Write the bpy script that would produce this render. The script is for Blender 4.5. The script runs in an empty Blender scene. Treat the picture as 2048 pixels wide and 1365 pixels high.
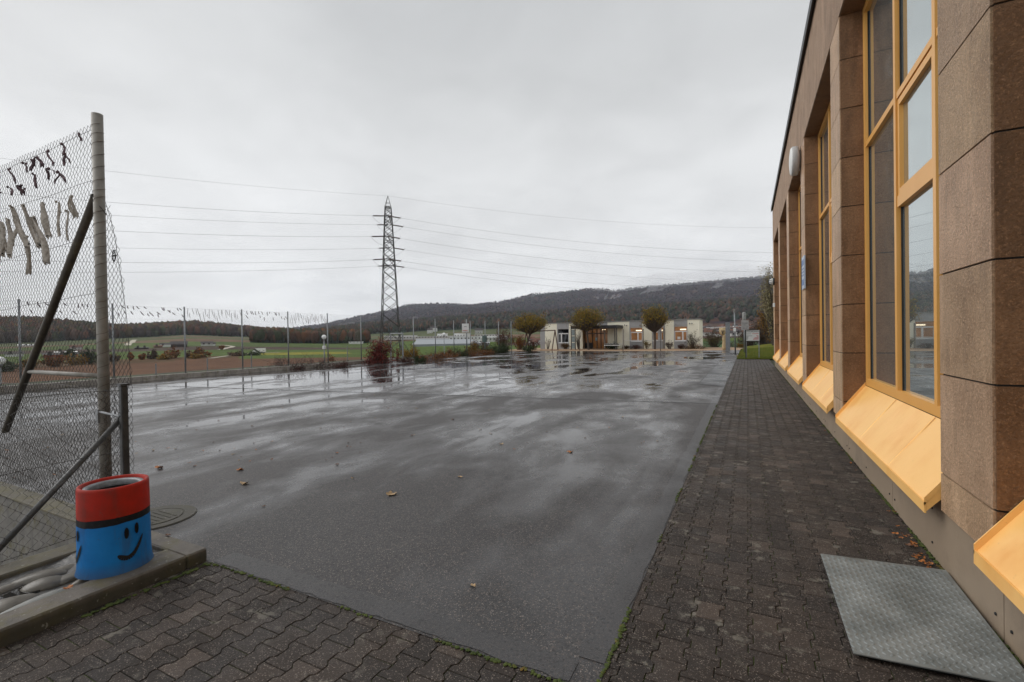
import bpy, math, random
import numpy as np
from mathutils import Vector, Matrix
random.seed(7); rng = np.random.default_rng(7)
scene = bpy.context.scene
# ------------------------------------------------------------------ camera
FPX, CXP, CYP = 930.0, 1024.0, 682.5
TH, PITCH, ROLL, HC = math.radians(26.85), math.radians(-.55), math.radians(.93), 1.7
_f = np.array([-math.sin(TH)*math.cos(PITCH), math.cos(TH)*math.cos(PITCH), math.sin(PITCH)])
_r = np.array([math.cos(TH), math.sin(TH), 0.]); _u = np.cross(_r, _f)
CR = _r*math.cos(ROLL) - _u*math.sin(ROLL); CU = _u*math.cos(ROLL) + _r*math.sin(ROLL)
CAM = np.array([0, 0, HC])
cd = bpy.data.cameras.new("camera"); cam = bpy.data.objects.new("camera", cd)
scene.collection.objects.link(cam)
cd.sensor_width = 36; cd.lens = 36*FPX/2048; cd.clip_start = .05; cd.clip_end = 30000
cam.matrix_world = Matrix([[CR[i], CU[i], -_f[i], CAM[i]] for i in range(3)] + [[0, 0, 0, 1]])
scene.camera = cam
# ------------------------------------------------------------------ sky, sun, exposure
SUN_EL, SUN_AZ = math.radians(42), math.radians(-102)      # azimuth from +Y, clockwise
w = bpy.data.worlds.new("World"); scene.world = w; w.use_nodes = True
nt = w.node_tree; N = nt.nodes; L = nt.links; N.clear()
out = N.new('ShaderNodeOutputWorld'); mixs = N.new('ShaderNodeMixShader')
b1 = N.new('ShaderNodeBackground'); b2 = N.new('ShaderNodeBackground')
sky = N.new('ShaderNodeTexSky'); sky.sky_type = 'NISHITA'; sky.sun_disc = False
sky.sun_elevation = SUN_EL; sky.sun_rotation = SUN_AZ; sky.dust_density = 4
L.new(sky.outputs[0], b1.inputs[0]); b1.inputs[1].default_value = .1
tc = N.new('ShaderNodeTexCoord'); sep = N.new('ShaderNodeSeparateXYZ'); L.new(tc.outputs['Generated'], sep.inputs[0])
def wm(op, a, b=None, c=None):
    n = N.new('ShaderNodeMath'); n.operation = op
    for i, v in enumerate((a, b, c)):
        if v is None: continue
        if isinstance(v, (int, float)): n.inputs[i].default_value = v
        else: L.new(v, n.inputs[i])
    return n.outputs[0]
zc = wm('MAXIMUM', sep.outputs[2], 0.0)
den = wm('ADD', zc, .16)
px_ = wm('DIVIDE', sep.outputs[0], den); py_ = wm('DIVIDE', sep.outputs[1], den)
comb = N.new('ShaderNodeCombineXYZ'); L.new(px_, comb.inputs[0]); L.new(py_, comb.inputs[1])
def wnoise(scale, detail, dist, rough=.5):
    n = N.new('ShaderNodeTexNoise'); n.inputs['Scale'].default_value = scale; n.inputs['Detail'].default_value = detail
    n.inputs['Distortion'].default_value = dist; n.inputs['Roughness'].default_value = rough
    L.new(comb.outputs[0], n.inputs['Vector']); return n.outputs[0]
n1 = wnoise(.7, 5, .3); n2 = wnoise(2.4, 6, .4, .55)
nn = wm('ADD', wm('MULTIPLY', n1, .65), wm('MULTIPLY', n2, .35))
mr = N.new('ShaderNodeMapRange'); L.new(nn, mr.inputs[0])
mr.inputs[1].default_value = .36; mr.inputs[2].default_value = .64; mr.inputs[3].default_value = -.14; mr.inputs[4].default_value = .11
ramp = N.new('ShaderNodeValToRGB'); L.new(zc, ramp.inputs[0])
e = ramp.color_ramp.elements
e[0].position = 0.0; e[0].color = (.80, .81, .82, 1); e[1].position = .75; e[1].color = (.50, .512, .52, 1)
m_ = e.new(.10); m_.color = (.80, .805, .81, 1); m_ = e.new(.30); m_.color = (.735, .742, .745, 1)
m_ = e.new(.48); m_.color = (.60, .608, .61, 1)
vm = N.new('ShaderNodeVectorMath'); vm.operation = 'SCALE'; L.new(ramp.outputs[0], vm.inputs[0]); L.new(wm('ADD', mr.outputs[0], 1.0), vm.inputs['Scale'])
L.new(vm.outputs[0], b2.inputs[0]); b2.inputs[1].default_value = 1.14
mixs.inputs[0].default_value = .95; L.new(b1.outputs[0], mixs.inputs[1]); L.new(b2.outputs[0], mixs.inputs[2]); L.new(mixs.outputs[0], out.inputs[0])
sd = bpy.data.lights.new("sun", 'SUN'); sun = bpy.data.objects.new("sun", sd); scene.collection.objects.link(sun)
sd.energy = 1.8; sd.angle = math.radians(50); sd.color = (1, .985, .96)
sdir = Vector((math.sin(SUN_AZ)*math.cos(SUN_EL), math.cos(SUN_AZ)*math.cos(SUN_EL), math.sin(SUN_EL)))
sun.rotation_euler = (-sdir).to_track_quat('-Z', 'Y').to_euler()
scene.cycles.volume_bounces = 2
vs = scene.view_settings; vs.view_transform = 'Standard'; vs.look = 'None'; vs.exposure = 0; vs.gamma = 1
# ------------------------------------------------------------------ pixel -> point at a known plane
def ray(x, y): return _f + CR*(x-CXP)/FPX - CU*(y-CYP)/FPX
def onz(x, y, z=0.): d = ray(x, y); return CAM + d*((z-HC)/d[2])
def onx(x, y, X): d = ray(x, y); return CAM + d*(X/d[0])
def ony(x, y, Y): d = ray(x, y); return CAM + d*(Y/d[1])
def atr(x, y, r): d = ray(x, y); return CAM + d*(r/math.hypot(d[0], d[1]))
def atd(x, y, dep): return CAM + ray(x, y)*dep
def pxs(dist_depth): return dist_depth/FPX      # metres per photograph pixel
# ------------------------------------------------------------------ materials
def srgb(r, g, b):
    f = lambda c: (c/255/12.92 if c/255 <= .04045 else ((c/255+.055)/1.055)**2.4)
    return (f(r), f(g), f(b))
class NT:
    def __init__(s, name):
        s.m = bpy.data.materials.new(name); s.m.use_nodes = True; s.t = s.m.node_tree; s.N = s.t.nodes; s.L = s.t.links
        s.p = s.N['Principled BSDF']; s.geo = s.N.new('ShaderNodeNewGeometry'); s.pos = s.geo.outputs['Position']
    def noise(s, scale, detail=4, rough=.55, dist=0, vec=None):
        n = s.N.new('ShaderNodeTexNoise'); n.inputs['Scale'].default_value = scale; n.inputs['Detail'].default_value = detail
        n.inputs['Roughness'].default_value = rough; n.inputs['Distortion'].default_value = dist
        s.L.new(vec or s.pos, n.inputs['Vector']); return n.outputs[0]
    def vor(s, scale, feat='F1', out=0, vec=None):
        n = s.N.new('ShaderNodeTexVoronoi'); n.inputs['Scale'].default_value = scale; n.feature = feat
        s.L.new(vec or s.pos, n.inputs['Vector']); return n.outputs[out]
    def mapv(s, sc=(1, 1, 1), rot=(0, 0, 0), vec=None):
        n = s.N.new('ShaderNodeMapping'); n.inputs['Scale'].default_value = sc; n.inputs['Rotation'].default_value = rot
        s.L.new(vec or s.pos, n.inputs[0]); return n.outputs[0]
    def mr(s, v, a, b, c=0., d=1.):
        n = s.N.new('ShaderNodeMapRange'); s.L.new(v, n.inputs[0])
        for i, q in enumerate((a, b, c, d)): n.inputs[i+1].default_value = q
        return n.outputs[0]
    def math(s, op, a, b=0.):
        n = s.N.new('ShaderNodeMath'); n.operation = op
        for i, v in enumerate((a, b)):
            if isinstance(v, (int, float)): n.inputs[i].default_value = v
            else: s.L.new(v, n.inputs[i])
        return n.outputs[0]
    def mix(s, f, a, b, mode='MIX'):
        n = s.N.new('ShaderNodeMixRGB'); n.blend_type = mode
        for i, v in enumerate((f, a, b)):
            if isinstance(v, (int, float)): n.inputs[i].default_value = v
            elif isinstance(v, tuple): n.inputs[i].default_value = (*v[:3], 1)
            else: s.L.new(v, n.inputs[i])
        return n.outputs[0]
    def attr(s, name):
        n = s.N.new('ShaderNodeAttribute'); n.attribute_name = name; return n.outputs['Color']
    def bump(s, h, strength=.3, dist=.01, prev=None):
        n = s.N.new('ShaderNodeBump'); n.inputs['Strength'].default_value = strength; n.inputs['Distance'].default_value = dist
        s.L.new(h, n.inputs['Height'])
        if prev is not None: s.L.new(prev, n.inputs['Normal'])
        return n.outputs[0]
    def set(s, **k):
        for a, v in k.items():
            i = s.p.inputs[a.replace('_', ' ')]
            if isinstance(v, (int, float)): i.default_value = v
            elif isinstance(v, tuple): i.default_value = (*v[:3], 1) if len(i.default_value) == 4 else v
            else: s.L.new(v, i)
        return s
def simple(name, col, rough=.6, var=.25, scale=6., bump=0., bscale=60., metal=0., dirt=None):
    t = NT(name)
    a = tuple(c*(1-var) for c in col); b = tuple(min(1, c*(1+var)) for c in col)
    c = t.mix(t.mr(t.noise(scale, 6), .3, .7), a, b)
    if dirt: c = t.mix(t.mr(t.noise(scale*.6+.3, 8, .7), .48, .72, 0, .8), c, dirt)
    t.set(Base_Color=c, Roughness=rough, Metallic=metal)
    if bump: t.set(Normal=t.bump(t.noise(bscale, 5), bump, .01))
    return t.m
MT = {}
# wet asphalt
def asphalt(name, base, smooth=False):
    t = NT(name)
    big = t.noise(.33, 5, .55, .6, t.mapv((1.5, .55, 1), (0, 0, .5)))
    mid = t.noise(1.3, 5, .6, .4, t.mapv((1, .7, 1), (0, 0, .5)))
    wet = t.math('ADD', t.math('MULTIPLY', big, .7), t.math('MULTIPLY', mid, .3))
    sx_ = t.N.new('ShaderNodeSeparateXYZ'); t.L.new(t.pos, sx_.inputs[0])
    wet = t.math('ADD', wet, t.mr(sx_.outputs[0], -1.5, -14, -.015, .066))
    jl = t.math('SUBTRACT', sx_.outputs[1], t.math('MULTIPLY', sx_.outputs[0], .1135))   # beyond the cross joint the yard is wetter
    wet = t.math('ADD', wet, t.mr(jl, 12.2, 12.35, -.02, .03)); wet = t.math('ADD', wet, t.mr(sx_.outputs[1], 2.1, 6, -.05, 0))
    wetm = t.mr(wet, .44, .575)
    pool = t.mr(wet, .575, .61)
    grit = t.vor(170 if not smooth else 260, 'F1', 1)
    gr = t.N.new('ShaderNodeSeparateColor'); t.L.new(grit, gr.inputs[0])
    speck = t.mr(gr.outputs[0], .91, .97)
    col = t.mix(t.mr(mid, .3, .7), tuple(c*.78 for c in base), tuple(c*1.2 for c in base))
    col = t.mix(t.mr(gr.outputs[1], .2, .9, 0, .45), col, tuple(c*.45 for c in base))
    col = t.mix(t.math('MULTIPLY', speck, .8 if not smooth else .35), col, (.27, .23, .20))
    g2 = t.N.new('ShaderNodeSeparateColor'); t.L.new(t.vor(75, 'F1', 1), g2.inputs[0]); col = t.mix(t.mr(g2.outputs[2], .84, .95, 0, .32 if not smooth else .15), col, (.16, .125, .105)); col = t.mix(t.mr(g2.outputs[1], .82, .95, 0, .7), col, tuple(c*.3 for c in base))
    col = t.mix(t.math('MULTIPLY', wetm, .3), col, tuple(c*.6 for c in base))
    rough = t.math('MULTIPLY', t.mr(wetm, 0, 1, .54 if not smooth else .45, .145), t.mr(pool, 0, 1, 1, .3))
    h = t.math('ADD', t.vor(150), t.math('MULTIPLY', t.noise(35, 3), .5))
    bs = t.N.new('ShaderNodeBump'); bs.inputs['Distance'].default_value = .006
    t.L.new(h, bs.inputs['Height']); t.L.new(t.math('MULTIPLY', t.mr(wetm, 0, 1, .5 if not smooth else .35, .09), t.mr(pool, 0, 1, 1, .1)), bs.inputs['Strength'])
    t.set(Base_Color=col, Roughness=rough, Normal=bs.outputs[0], IOR=1.42)
    return t.m
MT['asphalt'] = asphalt('wet_asphalt', (.056, .0525, .053))
MT['asphalt_smooth'] = asphalt('smooth_asphalt', (.058, .055, .056), True)
def paver():
    t = NT('paver_concrete')
    v = t.attr('tone')
    bb = t.N.new('ShaderNodeVectorMath'); bb.operation = 'SCALE'; bb.inputs[0].default_value = (.051, .0375, .0295); t.L.new(t.mr(v, 0, 2, .55, 2.1), bb.inputs['Scale']); base = bb.outputs[0]
    grit = t.N.new('ShaderNodeSeparateColor'); t.L.new(t.vor(210, 'F1', 1), grit.inputs[0])
    c = t.mix(t.mr(grit.outputs[0], .89, .96, 0, .8), base, (.30, .25, .21))
    c = t.mix(t.mr(grit.outputs[1], .5, .95, 0, .5), c, (.02, .017, .015))
    lich = t.math('MULTIPLY', t.mr(t.noise(11, 5, .6), .56, .62), t.mr(t.noise(2.3, 3), .48, .6))
    c = t.mix(t.math('MULTIPLY', lich, .6), c, (.24, .22, .18))
    dk = t.mr(t.noise(1.7, 5), .35, .65)
    c = t.mix(t.math('MULTIPLY', dk, .35), c, (.025, .022, .022))
    t.set(Base_Color=c, Roughness=t.mr(t.noise(3, 4), .3, .7, .42, .7), Normal=t.bump(t.math('ADD', t.vor(190), t.noise(60, 4)), .5, .006), IOR=1.4); t.p.inputs['Specular IOR Level'].default_value = .32
    return t.m
MT['paver'] = paver()
def jointmat():
    t = NT('mossy_joint')
    c = t.mix(t.mr(t.noise(3.5, 5), .44, .58), (.016, .013, .010), (.050, .070, .010))
    t.set(Base_Color=c, Roughness=.9, Normal=t.bump(t.noise(150, 4), .8, .01)); return t.m
MT['joint'] = jointmat()
def mossmat():
    t = NT('moss'); c = t.mix(t.mr(t.noise(14, 5), .35, .65), (.028, .045, .008), (.075, .095, .016))
    c = t.mix(t.mr(t.noise(5, 4), .6, .72), c, (.20, .09, .02))
    t.set(Base_Color=c, Roughness=.95); return t.m
MT['moss'] = mossmat()
def concrete(name, col, moss=.0, rough=.65, wetness=True):
    t = NT(name)
    c = t.mix(t.mr(t.noise(4, 8, .65), .3, .7), tuple(x*.65 for x in col), tuple(x*1.25 for x in col))
    st = t.noise(5, 6, .6, 0, t.mapv((3, 3, .35)))
    c = t.mix(t.mr(st, .52, .7, 0, .55), c, tuple(x*.4 for x in col))
    if moss: c = t.mix(t.mr(t.noise(6, 7, .65), .55-.12*moss, .68, 0, .75), c, (.10, .085, .02))
    zq = t.N.new('ShaderNodeSeparateXYZ'); t.L.new(t.pos, zq.inputs[0])
    if name == 'weathered_concrete': c = t.mix(t.math('MULTIPLY', t.mr(t.math('ADD', zq.outputs[2], t.math('MULTIPLY', t.noise(9, 4), .05)), .115, .075), .7), c, (.03, .028, .016))
    c = t.mix(t.mr(t.noise(28, 3), .66, .70, 0, .5), c, (.32, .31, .27))
    t.set(Base_Color=c, Roughness=rough, Normal=t.bump(t.noise(70, 6), .5, .006)); return t.m
MT['kerb'] = concrete('weathered_concrete', (.115, .098, .080), .55)
MT['kerb_moss'] = concrete('mossy_concrete', (.12, .105, .075), 1.)
MT['pit'] = concrete('stained_concrete', (.17, .16, .145), .25)
MT['farkerb'] = concrete('pale_concrete', (.30, .27, .24), .1)
def stone_front(name, a, b, rough, blocks=True):
    t = NT(name)
    n = t.noise(2.2, 8, .65)
    c = t.mix(t.mr(n, .3, .7), a, b)
    runs = t.noise(1., 6, .65, .8, t.mapv((3.2, 3.2, .5)))
    c = t.mix(t.mr(runs, .5, .66, 0, .5), c, tuple(min(1, x*1.4) for x in b))
    c = t.mix(t.mr(t.noise(1.6, 6, .6, .3, t.mapv((3, 3, .8))), .52, .75, 0, .75), c, tuple(x*.5 for x in a))
    c = t.mix(t.mr(t.noise(70, 5, .7), .34, .52, .42, 0), c, tuple(x*.4 for x in a)); c = t.mix(t.mr(t.noise(60, 4, .75), .54, .66, 0, .7), c, tuple(min(1, x*1.5) for x in b))  # dark grain, then pale flecks that put wet sparkle into the colour
    if blocks:
        c = t.mix(1., c, t.attr('tone'), 'MULTIPLY')
    h = t.math('ADD', t.noise(38, 7, .75, .6), t.math('MULTIPLY', t.noise(9, 3), .6))
    t.set(Base_Color=c, Roughness=rough, Normal=t.bump(h, 1., .035)); t.p.inputs['Specular IOR Level'].default_value = .3; return t.m
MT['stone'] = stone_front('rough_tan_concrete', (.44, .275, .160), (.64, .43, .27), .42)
MT['stone_side'] = stone_front('shaded_brown_concrete', (.19, .092, .040), (.29, .155, .077), .55)  # browner copy of the front stone, with the pier sides' shade in its colour
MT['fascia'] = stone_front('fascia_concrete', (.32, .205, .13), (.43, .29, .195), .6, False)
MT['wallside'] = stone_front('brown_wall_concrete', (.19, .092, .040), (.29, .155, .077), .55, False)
MT['grout'] = simple('dark_grout', (.02, .017, .015), .8)
def ochre(name, col, streak):
    t = NT(name)
    st = t.math('MULTIPLY', t.mr(t.noise(1., 5, .6, .1, t.mapv((1.2, 2.6, 1.2))), .46, .72), t.mr(t.noise(1.3, 4, .6), .42, .62)); c = t.mix(t.math('MULTIPLY', st, streak), col, (col[0]*.84, col[1]*.60, col[2]*.32)); c = t.mix(t.mr(t.noise(24, 6, .7), .62, .72, 0, streak*.35), c, (.30, .17, .07))
    c = t.mix(t.mr(t.noise(2.5, 4, .6), .5, .7, 0, .3), c, (min(1, col[0]*1.1), col[1]*1.12, col[2]*1.3))
    t.set(Base_Color=c, Roughness=.36, IOR=1.45); return t.m
MT['sill'] = ochre('ochre_sheet_metal', (.90, .52, .17), .75)
MT['frame'] = ochre('ochre_painted_frame', (.72, .37, .095), .2)
def glassm(name, col=(.012, .013, .013), ior=2.1, bump=.02):
    t = NT(name); t.set(Base_Color=col, Roughness=.015, IOR=ior, Normal=t.bump(t.noise(1.2, 2), bump, .02)); return t.m
def wetglass():
    t = NT('rain_spotted_glass')
    drops = t.math('MULTIPLY', t.mr(t.vor(95), .28, .12), t.mr(t.noise(2.5, 4), .5, .62))
    t.set(Base_Color=(.50, .56, .56), Metallic=.85, Roughness=t.mr(drops, 0, 1, .012, .25), IOR=1.8, Normal=t.bump(drops, .12, .003)); return t.m
MT['glass'] = wetglass(); MT['glass_dark'] = glassm('dark_glass', (.01, .012, .014), 1.7)
MT['plinth'] = simple('fibre_cement_panel', (.27, .205, .145), .55, .12, 1.6, .15, 120, dirt=(.14, .11, .085))
MT['steel'] = simple('galvanised_steel', (.25, .26, .27), .5, .2, 20, metal=.6, dirt=(.10, .10, .10))
MT['steel_dull'] = simple('dull_galvanised_steel', (.27, .27, .26), .6, .18, 9, metal=.3, dirt=(.13, .12, .10))
MT['pole'] = simple('stained_steel_pole', (.24, .225, .20), .55, .2, 8, metal=.2, dirt=(.13, .11, .08))
MT['darksteel'] = simple('dark_rusty_steel', (.050, .040, .030), .5, .3, 14, metal=.3, dirt=(.10, .085, .05))
MT['blacksteel'] = simple('black_steel', (.012, .012, .012), .4)
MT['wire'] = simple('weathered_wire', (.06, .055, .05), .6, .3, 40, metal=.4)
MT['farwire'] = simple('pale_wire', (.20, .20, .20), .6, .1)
MT['lattice'] = simple('lattice_steel', (.025, .025, .022), .6, .2)
MT['cable'] = simple('power_cable', (.22, .21, .22), .6, .05)
MT['insul'] = simple('brown_insulator', (.06, .035, .03), .35)
MT['white'] = simple('white_paint', (.72, .72, .70), .5, .05, 3)
MT['roofdark'] = simple('dark_roof_metal', (.02, .02, .022), .5)
def clothm(name, a, b):
    t = NT(name); t.set(Base_Color=t.mix(t.mr(t.noise(30, 5), .3, .7), a, b), Roughness=.95); t.p.inputs['Specular IOR Level'].default_value = .1; return t.m
MT['rag'] = clothm('dirty_beige_cloth', (.22, .19, .16), (.46, .42, .37)); MT['rag_dark'] = clothm('dark_purple_cloth', (.04, .028, .032), (.18, .12, .13))
def attrmat(name, rough=.85, var=.3, scale=1., spec=.3, bump=0):
    t = NT(name); c = t.attr('tone'); n = t.mr(t.noise(scale, 6, .6), .3, .7, 1-var, 1+var)
    v = t.N.new('ShaderNodeVectorMath'); v.operation = 'SCALE'; t.L.new(c, v.inputs[0]); t.L.new(n, v.inputs['Scale'])
    t.set(Base_Color=v.outputs[0], Roughness=rough); t.p.inputs['Specular IOR Level'].default_value = spec
    if bump: t.set(Normal=t.bump(t.noise(scale*4, 5), bump, .3))
    return t.m
MT['leafy'] = attrmat('foliage', .7, .2, 8); MT['field'] = attrmat('field_soil_and_grass', .95, .28, .35, .1, .6)
MT['canopy'] = attrmat('forest_canopy', .95, .25, .02, .05); MT['bark'] = simple('bark', (.07, .055, .045), .85, .35, 20)
MT['sand'] = simple('bark_mulch', (.33, .215, .13), .9, .3, 3, .5, 30)
MT['lawn'] = attrmat('lawn', .9, .35, 3, .1)
# ------------------------------------------------------------------ mesh builder
ORG = {}
class MB:
    def __init__(s): s.v = []; s.f = []; s.c = []; s.cur = None
    def add(s, vs, fs):
        o = len(s.v); s.v.extend([tuple(map(float, p)) for p in vs]); s.f.extend([tuple(i+o for i in f) for f in fs])
        if s.cur is not None: s.c.extend([s.cur]*len(vs))
        return s
    def box(s, a, b):
        x0, y0, z0 = [min(a[i], b[i]) for i in range(3)]; x1, y1, z1 = [max(a[i], b[i]) for i in range(3)]
        return s.add([(x0, y0, z0), (x1, y0, z0), (x1, y1, z0), (x0, y1, z0), (x0, y0, z1), (x1, y0, z1), (x1, y1, z1), (x0, y1, z1)],
              [(3, 2, 1, 0), (4, 5, 6, 7), (0, 1, 5, 4), (1, 2, 6, 5), (2, 3, 7, 6), (3, 0, 4, 7)])
    def bbox(s, a, b, c=.01):   # box with chamfered vertical and top edges
        x0, y0, z0 = [min(a[i], b[i]) for i in range(3)]; x1, y1, z1 = [max(a[i], b[i]) for i in range(3)]
        def ring(z, d): return [(x0+c+d, y0+d, z), (x1-c-d, y0+d, z), (x1-d, y0+c+d, z), (x1-d, y1-c-d, z), (x1-c-d, y1-d, z), (x0+c+d, y1-d, z), (x0+d, y1-c-d, z), (x0+d, y0+c+d, z)]
        vs = ring(z0, 0)+ring(z1-c, 0)+ring(z1, c*.7)
        fs = [tuple(range(7, -1, -1)), tuple(range(16, 24))]
        for k in (0, 8):
            for i in range(8): j = (i+1) % 8; fs.append((k+i, k+j, k+8+j, k+8+i))
        return s.add(vs, fs)
    def tube(s, pts, r, n=6, caps=True, r2=None):
        pts = [Vector(p) for p in pts]; m = len(pts); vs = []
        rr = r if isinstance(r, (list, tuple)) else [r+((r2 if r2 is not None else r)-r)*i/max(1, m-1) for i in range(m)]
        t0 = (pts[1]-pts[0]).normalized(); ref = Vector((0, 0, 1)) if abs(t0.z) < .9 else Vector((1, 0, 0))
        for i, p in enumerate(pts):
            t = (pts[min(m-1, i+1)]-pts[max(0, i-1)]).normalized(); a = t.cross(ref)
            if a.length < 1e-5: a = t.orthogonal()
            a.normalize(); b = t.cross(a)
            for k in range(n): q = 2*math.pi*k/n; vs.append(p + (a*math.cos(q)+b*math.sin(q))*rr[i])
        fs = [(i*n+k, i*n+(k+1) % n, (i+1)*n+(k+1) % n, (i+1)*n+k) for i in range(m-1) for k in range(n)]
        if caps: fs += [tuple(range(n-1, -1, -1)), tuple(range((m-1)*n, m*n))]
        return s.add(vs, fs)
    def lathe(s, prof, c=(0, 0, 0), n=24, axis='z', caps=False):
        vs = []
        for r, z in prof:
            for k in range(n):
                q = 2*math.pi*k/n; x, y = r*math.cos(q), r*math.sin(q)
                vs.append((c[0]+x, c[1]+y, c[2]+z) if axis == 'z' else (c[0]+z, c[1]+x, c[2]+y))
        fs = [(i*n+k, i*n+(k+1) % n, (i+1)*n+(k+1) % n, (i+1)*n+k) for i in range(len(prof)-1) for k in range(n)]
        if caps: fs += [tuple(range(n-1, -1, -1)), tuple(range((len(prof)-1)*n, len(prof)*n))]
        return s.add(vs, fs)
    def quad(s, a, b, c, d): return s.add([a, b, c, d], [(0, 1, 2, 3)])
    def prism(s, poly, z0, z1):
        n = len(poly); vs = [(p[0], p[1], z0) for p in poly]+[(p[0], p[1], z1) for p in poly]
        return s.add(vs, [tuple(range(n-1, -1, -1)), tuple(range(n, 2*n))]+[(i, (i+1) % n, n+(i+1) % n, n+i) for i in range(n)])
    def blob(s, c, r, jit=.2, seed=0, sub=1, flat=1.):
        vs, fs = ICO[sub]; g = np.random.default_rng(seed)
        k = 1+g.uniform(-jit, jit, (len(vs), 1)); V = vs*k*np.array([r, r, r*flat] if np.isscalar(r) else r)+np.array(c)
        return s.add(V, fs)
    def build(s, name, mat, parent=None, smooth=False, org=None):
        me = bpy.data.meshes.new(name)
        o3 = np.array(ORG.get(parent.name, (0, 0, 0))) if parent is not None else np.array(org if org is not None else (0, 0, 0))
        V = np.array(s.v, float).reshape(-1, 3)-o3
        me.from_pydata(V.tolist(), [], s.f)
        if s.c:
            a = me.color_attributes.new('tone', 'FLOAT_COLOR', 'POINT')
            C = np.ones((len(V), 4)); cc = np.array(s.c, float); C[:, :3] = cc if cc.ndim == 2 else cc[:, None]
            a.data.foreach_set('color', C.ravel())
        me.materials.append(mat)
        if smooth: me.polygons.foreach_set('use_smooth', [True]*len(me.polygons))
        ob = bpy.data.objects.new(name, me); scene.collection.objects.link(ob)
        if parent is not None: ob.parent = parent
        else: ob.location = o3
        ORG[ob.name] = tuple(o3); return ob
def _ico():
    import bmesh
    r = {}
    for k in (1, 2, 3):
        bm = bmesh.new(); bmesh.ops.create_icosphere(bm, subdivisions=k, radius=1)
        r[k] = (np.array([v.co[:] for v in bm.verts]), [tuple(v.index for v in f.verts) for f in bm.faces]); bm.free()
    return r
ICO = _ico()
def tag(o, label=None, cat=None, group=None, kind=None):
    for k, v in (('label', label), ('category', cat), ('group', group), ('kind', kind)):
        if v: o[k] = v
    return o
def thing(name, loc, label, cat, group=None):
    o = bpy.data.objects.new(name, None); scene.collection.objects.link(o); o.location = loc; o.empty_display_size = .2
    ORG[o.name] = tuple(loc); return tag(o, label, cat, group)
def kids(o): return [c for c in scene.collection.objects if c.parent == o]
def copy_tree(o, loc, label=None, parent=None):
    c = o.copy(); scene.collection.objects.link(c); c.parent = parent
    if loc is not None: c.location = loc
    if label: c['label'] = label
    for ch in kids(o): copy_tree(ch, None, None, c)
    return c
def struct(o): o['kind'] = 'structure'; return o
# value noise
def vnoise(x, y, seed=0):
    xi = np.floor(x).astype(np.int64); yi = np.floor(y).astype(np.int64); xf = x-xi; yf = y-yi
    def h(a, b):
        n = (a*374761393+b*668265263+seed*982451653) & 0xffffffff; n = ((n ^ (n >> 13))*1274126177) & 0xffffffff
        return ((n ^ (n >> 16)) & 0xffff)/65535.
    u = xf*xf*(3-2*xf); v = yf*yf*(3-2*yf)
    return (h(xi, yi)*(1-u)+h(xi+1, yi)*u)*(1-v)+(h(xi, yi+1)*(1-u)+h(xi+1, yi+1)*u)*v
def fbm(x, y, o=4, seed=0):
    r = 0; a = .5; t = 0
    for i in range(o): r = r+a*vnoise(x*2**i, y*2**i, seed+i); t += a; a *= .5
    return r/t
# ================================================================== TERRAIN
def horz(x): return 703.4+(x+813.)*(666-703.4)/2307.6
RAD = [30, 60, 130, 350, 900, 1300, 2500, 4000, 4900, 5400]
XS = np.array([-600, 0, 60, 200, 300, 370, 480, 550, 600, 650, 722, 780, 815, 860, 900, 940, 1000, 1040, 1100, 1180, 1230, 1290, 1370, 1450, 1530, 1700, 2300.])
YT = {350: ([-600, 0, 200, 370, 550, 720, 900, 1050, 1400, 1530, 2300], [712, 706, 700, 697, 697, 697, 690, 688, 676, 674, 668]),
      900: ([-600, 0, 200, 370, 480, 550, 720, 900, 1050, 1400, 1530, 2300], [693, 690, 680, 671, 674, 676, 674, 664, 662, 655, 652, 648]),
      1300: ([-600, 0, 60, 120, 200, 240, 300, 370, 420, 480, 540, 600, 720, 900, 1050, 1400, 1530, 2300], [655, 650, 649, 653, 661, 665, 661, 655, 657, 665, 670, 672, 660, 650, 645, 628, 618, 610]),
      2500: ([-600, 0, 400, 550, 650, 722, 900, 1050, 1400, 1530, 2300], [676, 676, 676, 670, 661, 650, 634, 622, 602, 592, 585]),
      4000: (XS[:0], None)}
YT[4000] = ([-600, 0, 500, 545, 570, 600, 650, 722, 780, 800, 815, 860, 900, 940, 960, 1000, 1040, 1070, 1100, 1180, 1205, 1230, 1290, 1370, 1450, 1530, 1700, 2300],
            [676, 676, 672, 663, 659, 656, 650, 633, 622, 616, 611, 608.5, 609, 611, 609, 605, 596, 589, 588, 579, 579, 583, 575, 569, 561, 554, 549, 549])
def hz_depth(x, r):
    d0 = (x-CXP)/FPX; return r/np.sqrt(1+d0*d0)
def z_at(x, r):
    """terrain height for azimuth (given as the column x it lies under) and radius"""
    zs = []
    for R in RAD:
        if R == 30: z = np.full_like(x, -1.3)
        elif R == 60: z = np.full_like(x, -2.3)
        elif R == 130: z = np.interp(x, [-600, 0, 500, 900, 1400, 1700], [-3.9, -3.7, -3.4, -4, -3, -1.5])
        elif R in YT: z = HC + hz_depth(x, R)*(horz(x)-np.interp(x, *YT[R]))/FPX
        elif R == 4900: z = (HC + hz_depth(x, 4000)*(horz(x)-np.interp(x, *YT[4000]))/FPX)*.8
        else: z = np.full_like(x, 60.)
        zs.append(z)
    zs = np.array(zs); lr = np.log(np.array(RAD, float)); l = np.log(np.clip(r, RAD[0], RAD[-1]))
    k = np.clip(np.searchsorted(lr, l, side='right')-1, 0, len(RAD)-2)
    t = (l-lr[k])/(lr[k+1]-lr[k]); idx = np.arange(len(x))
    return zs[k, idx]*(1-t)+zs[k+1, idx]*t
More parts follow.
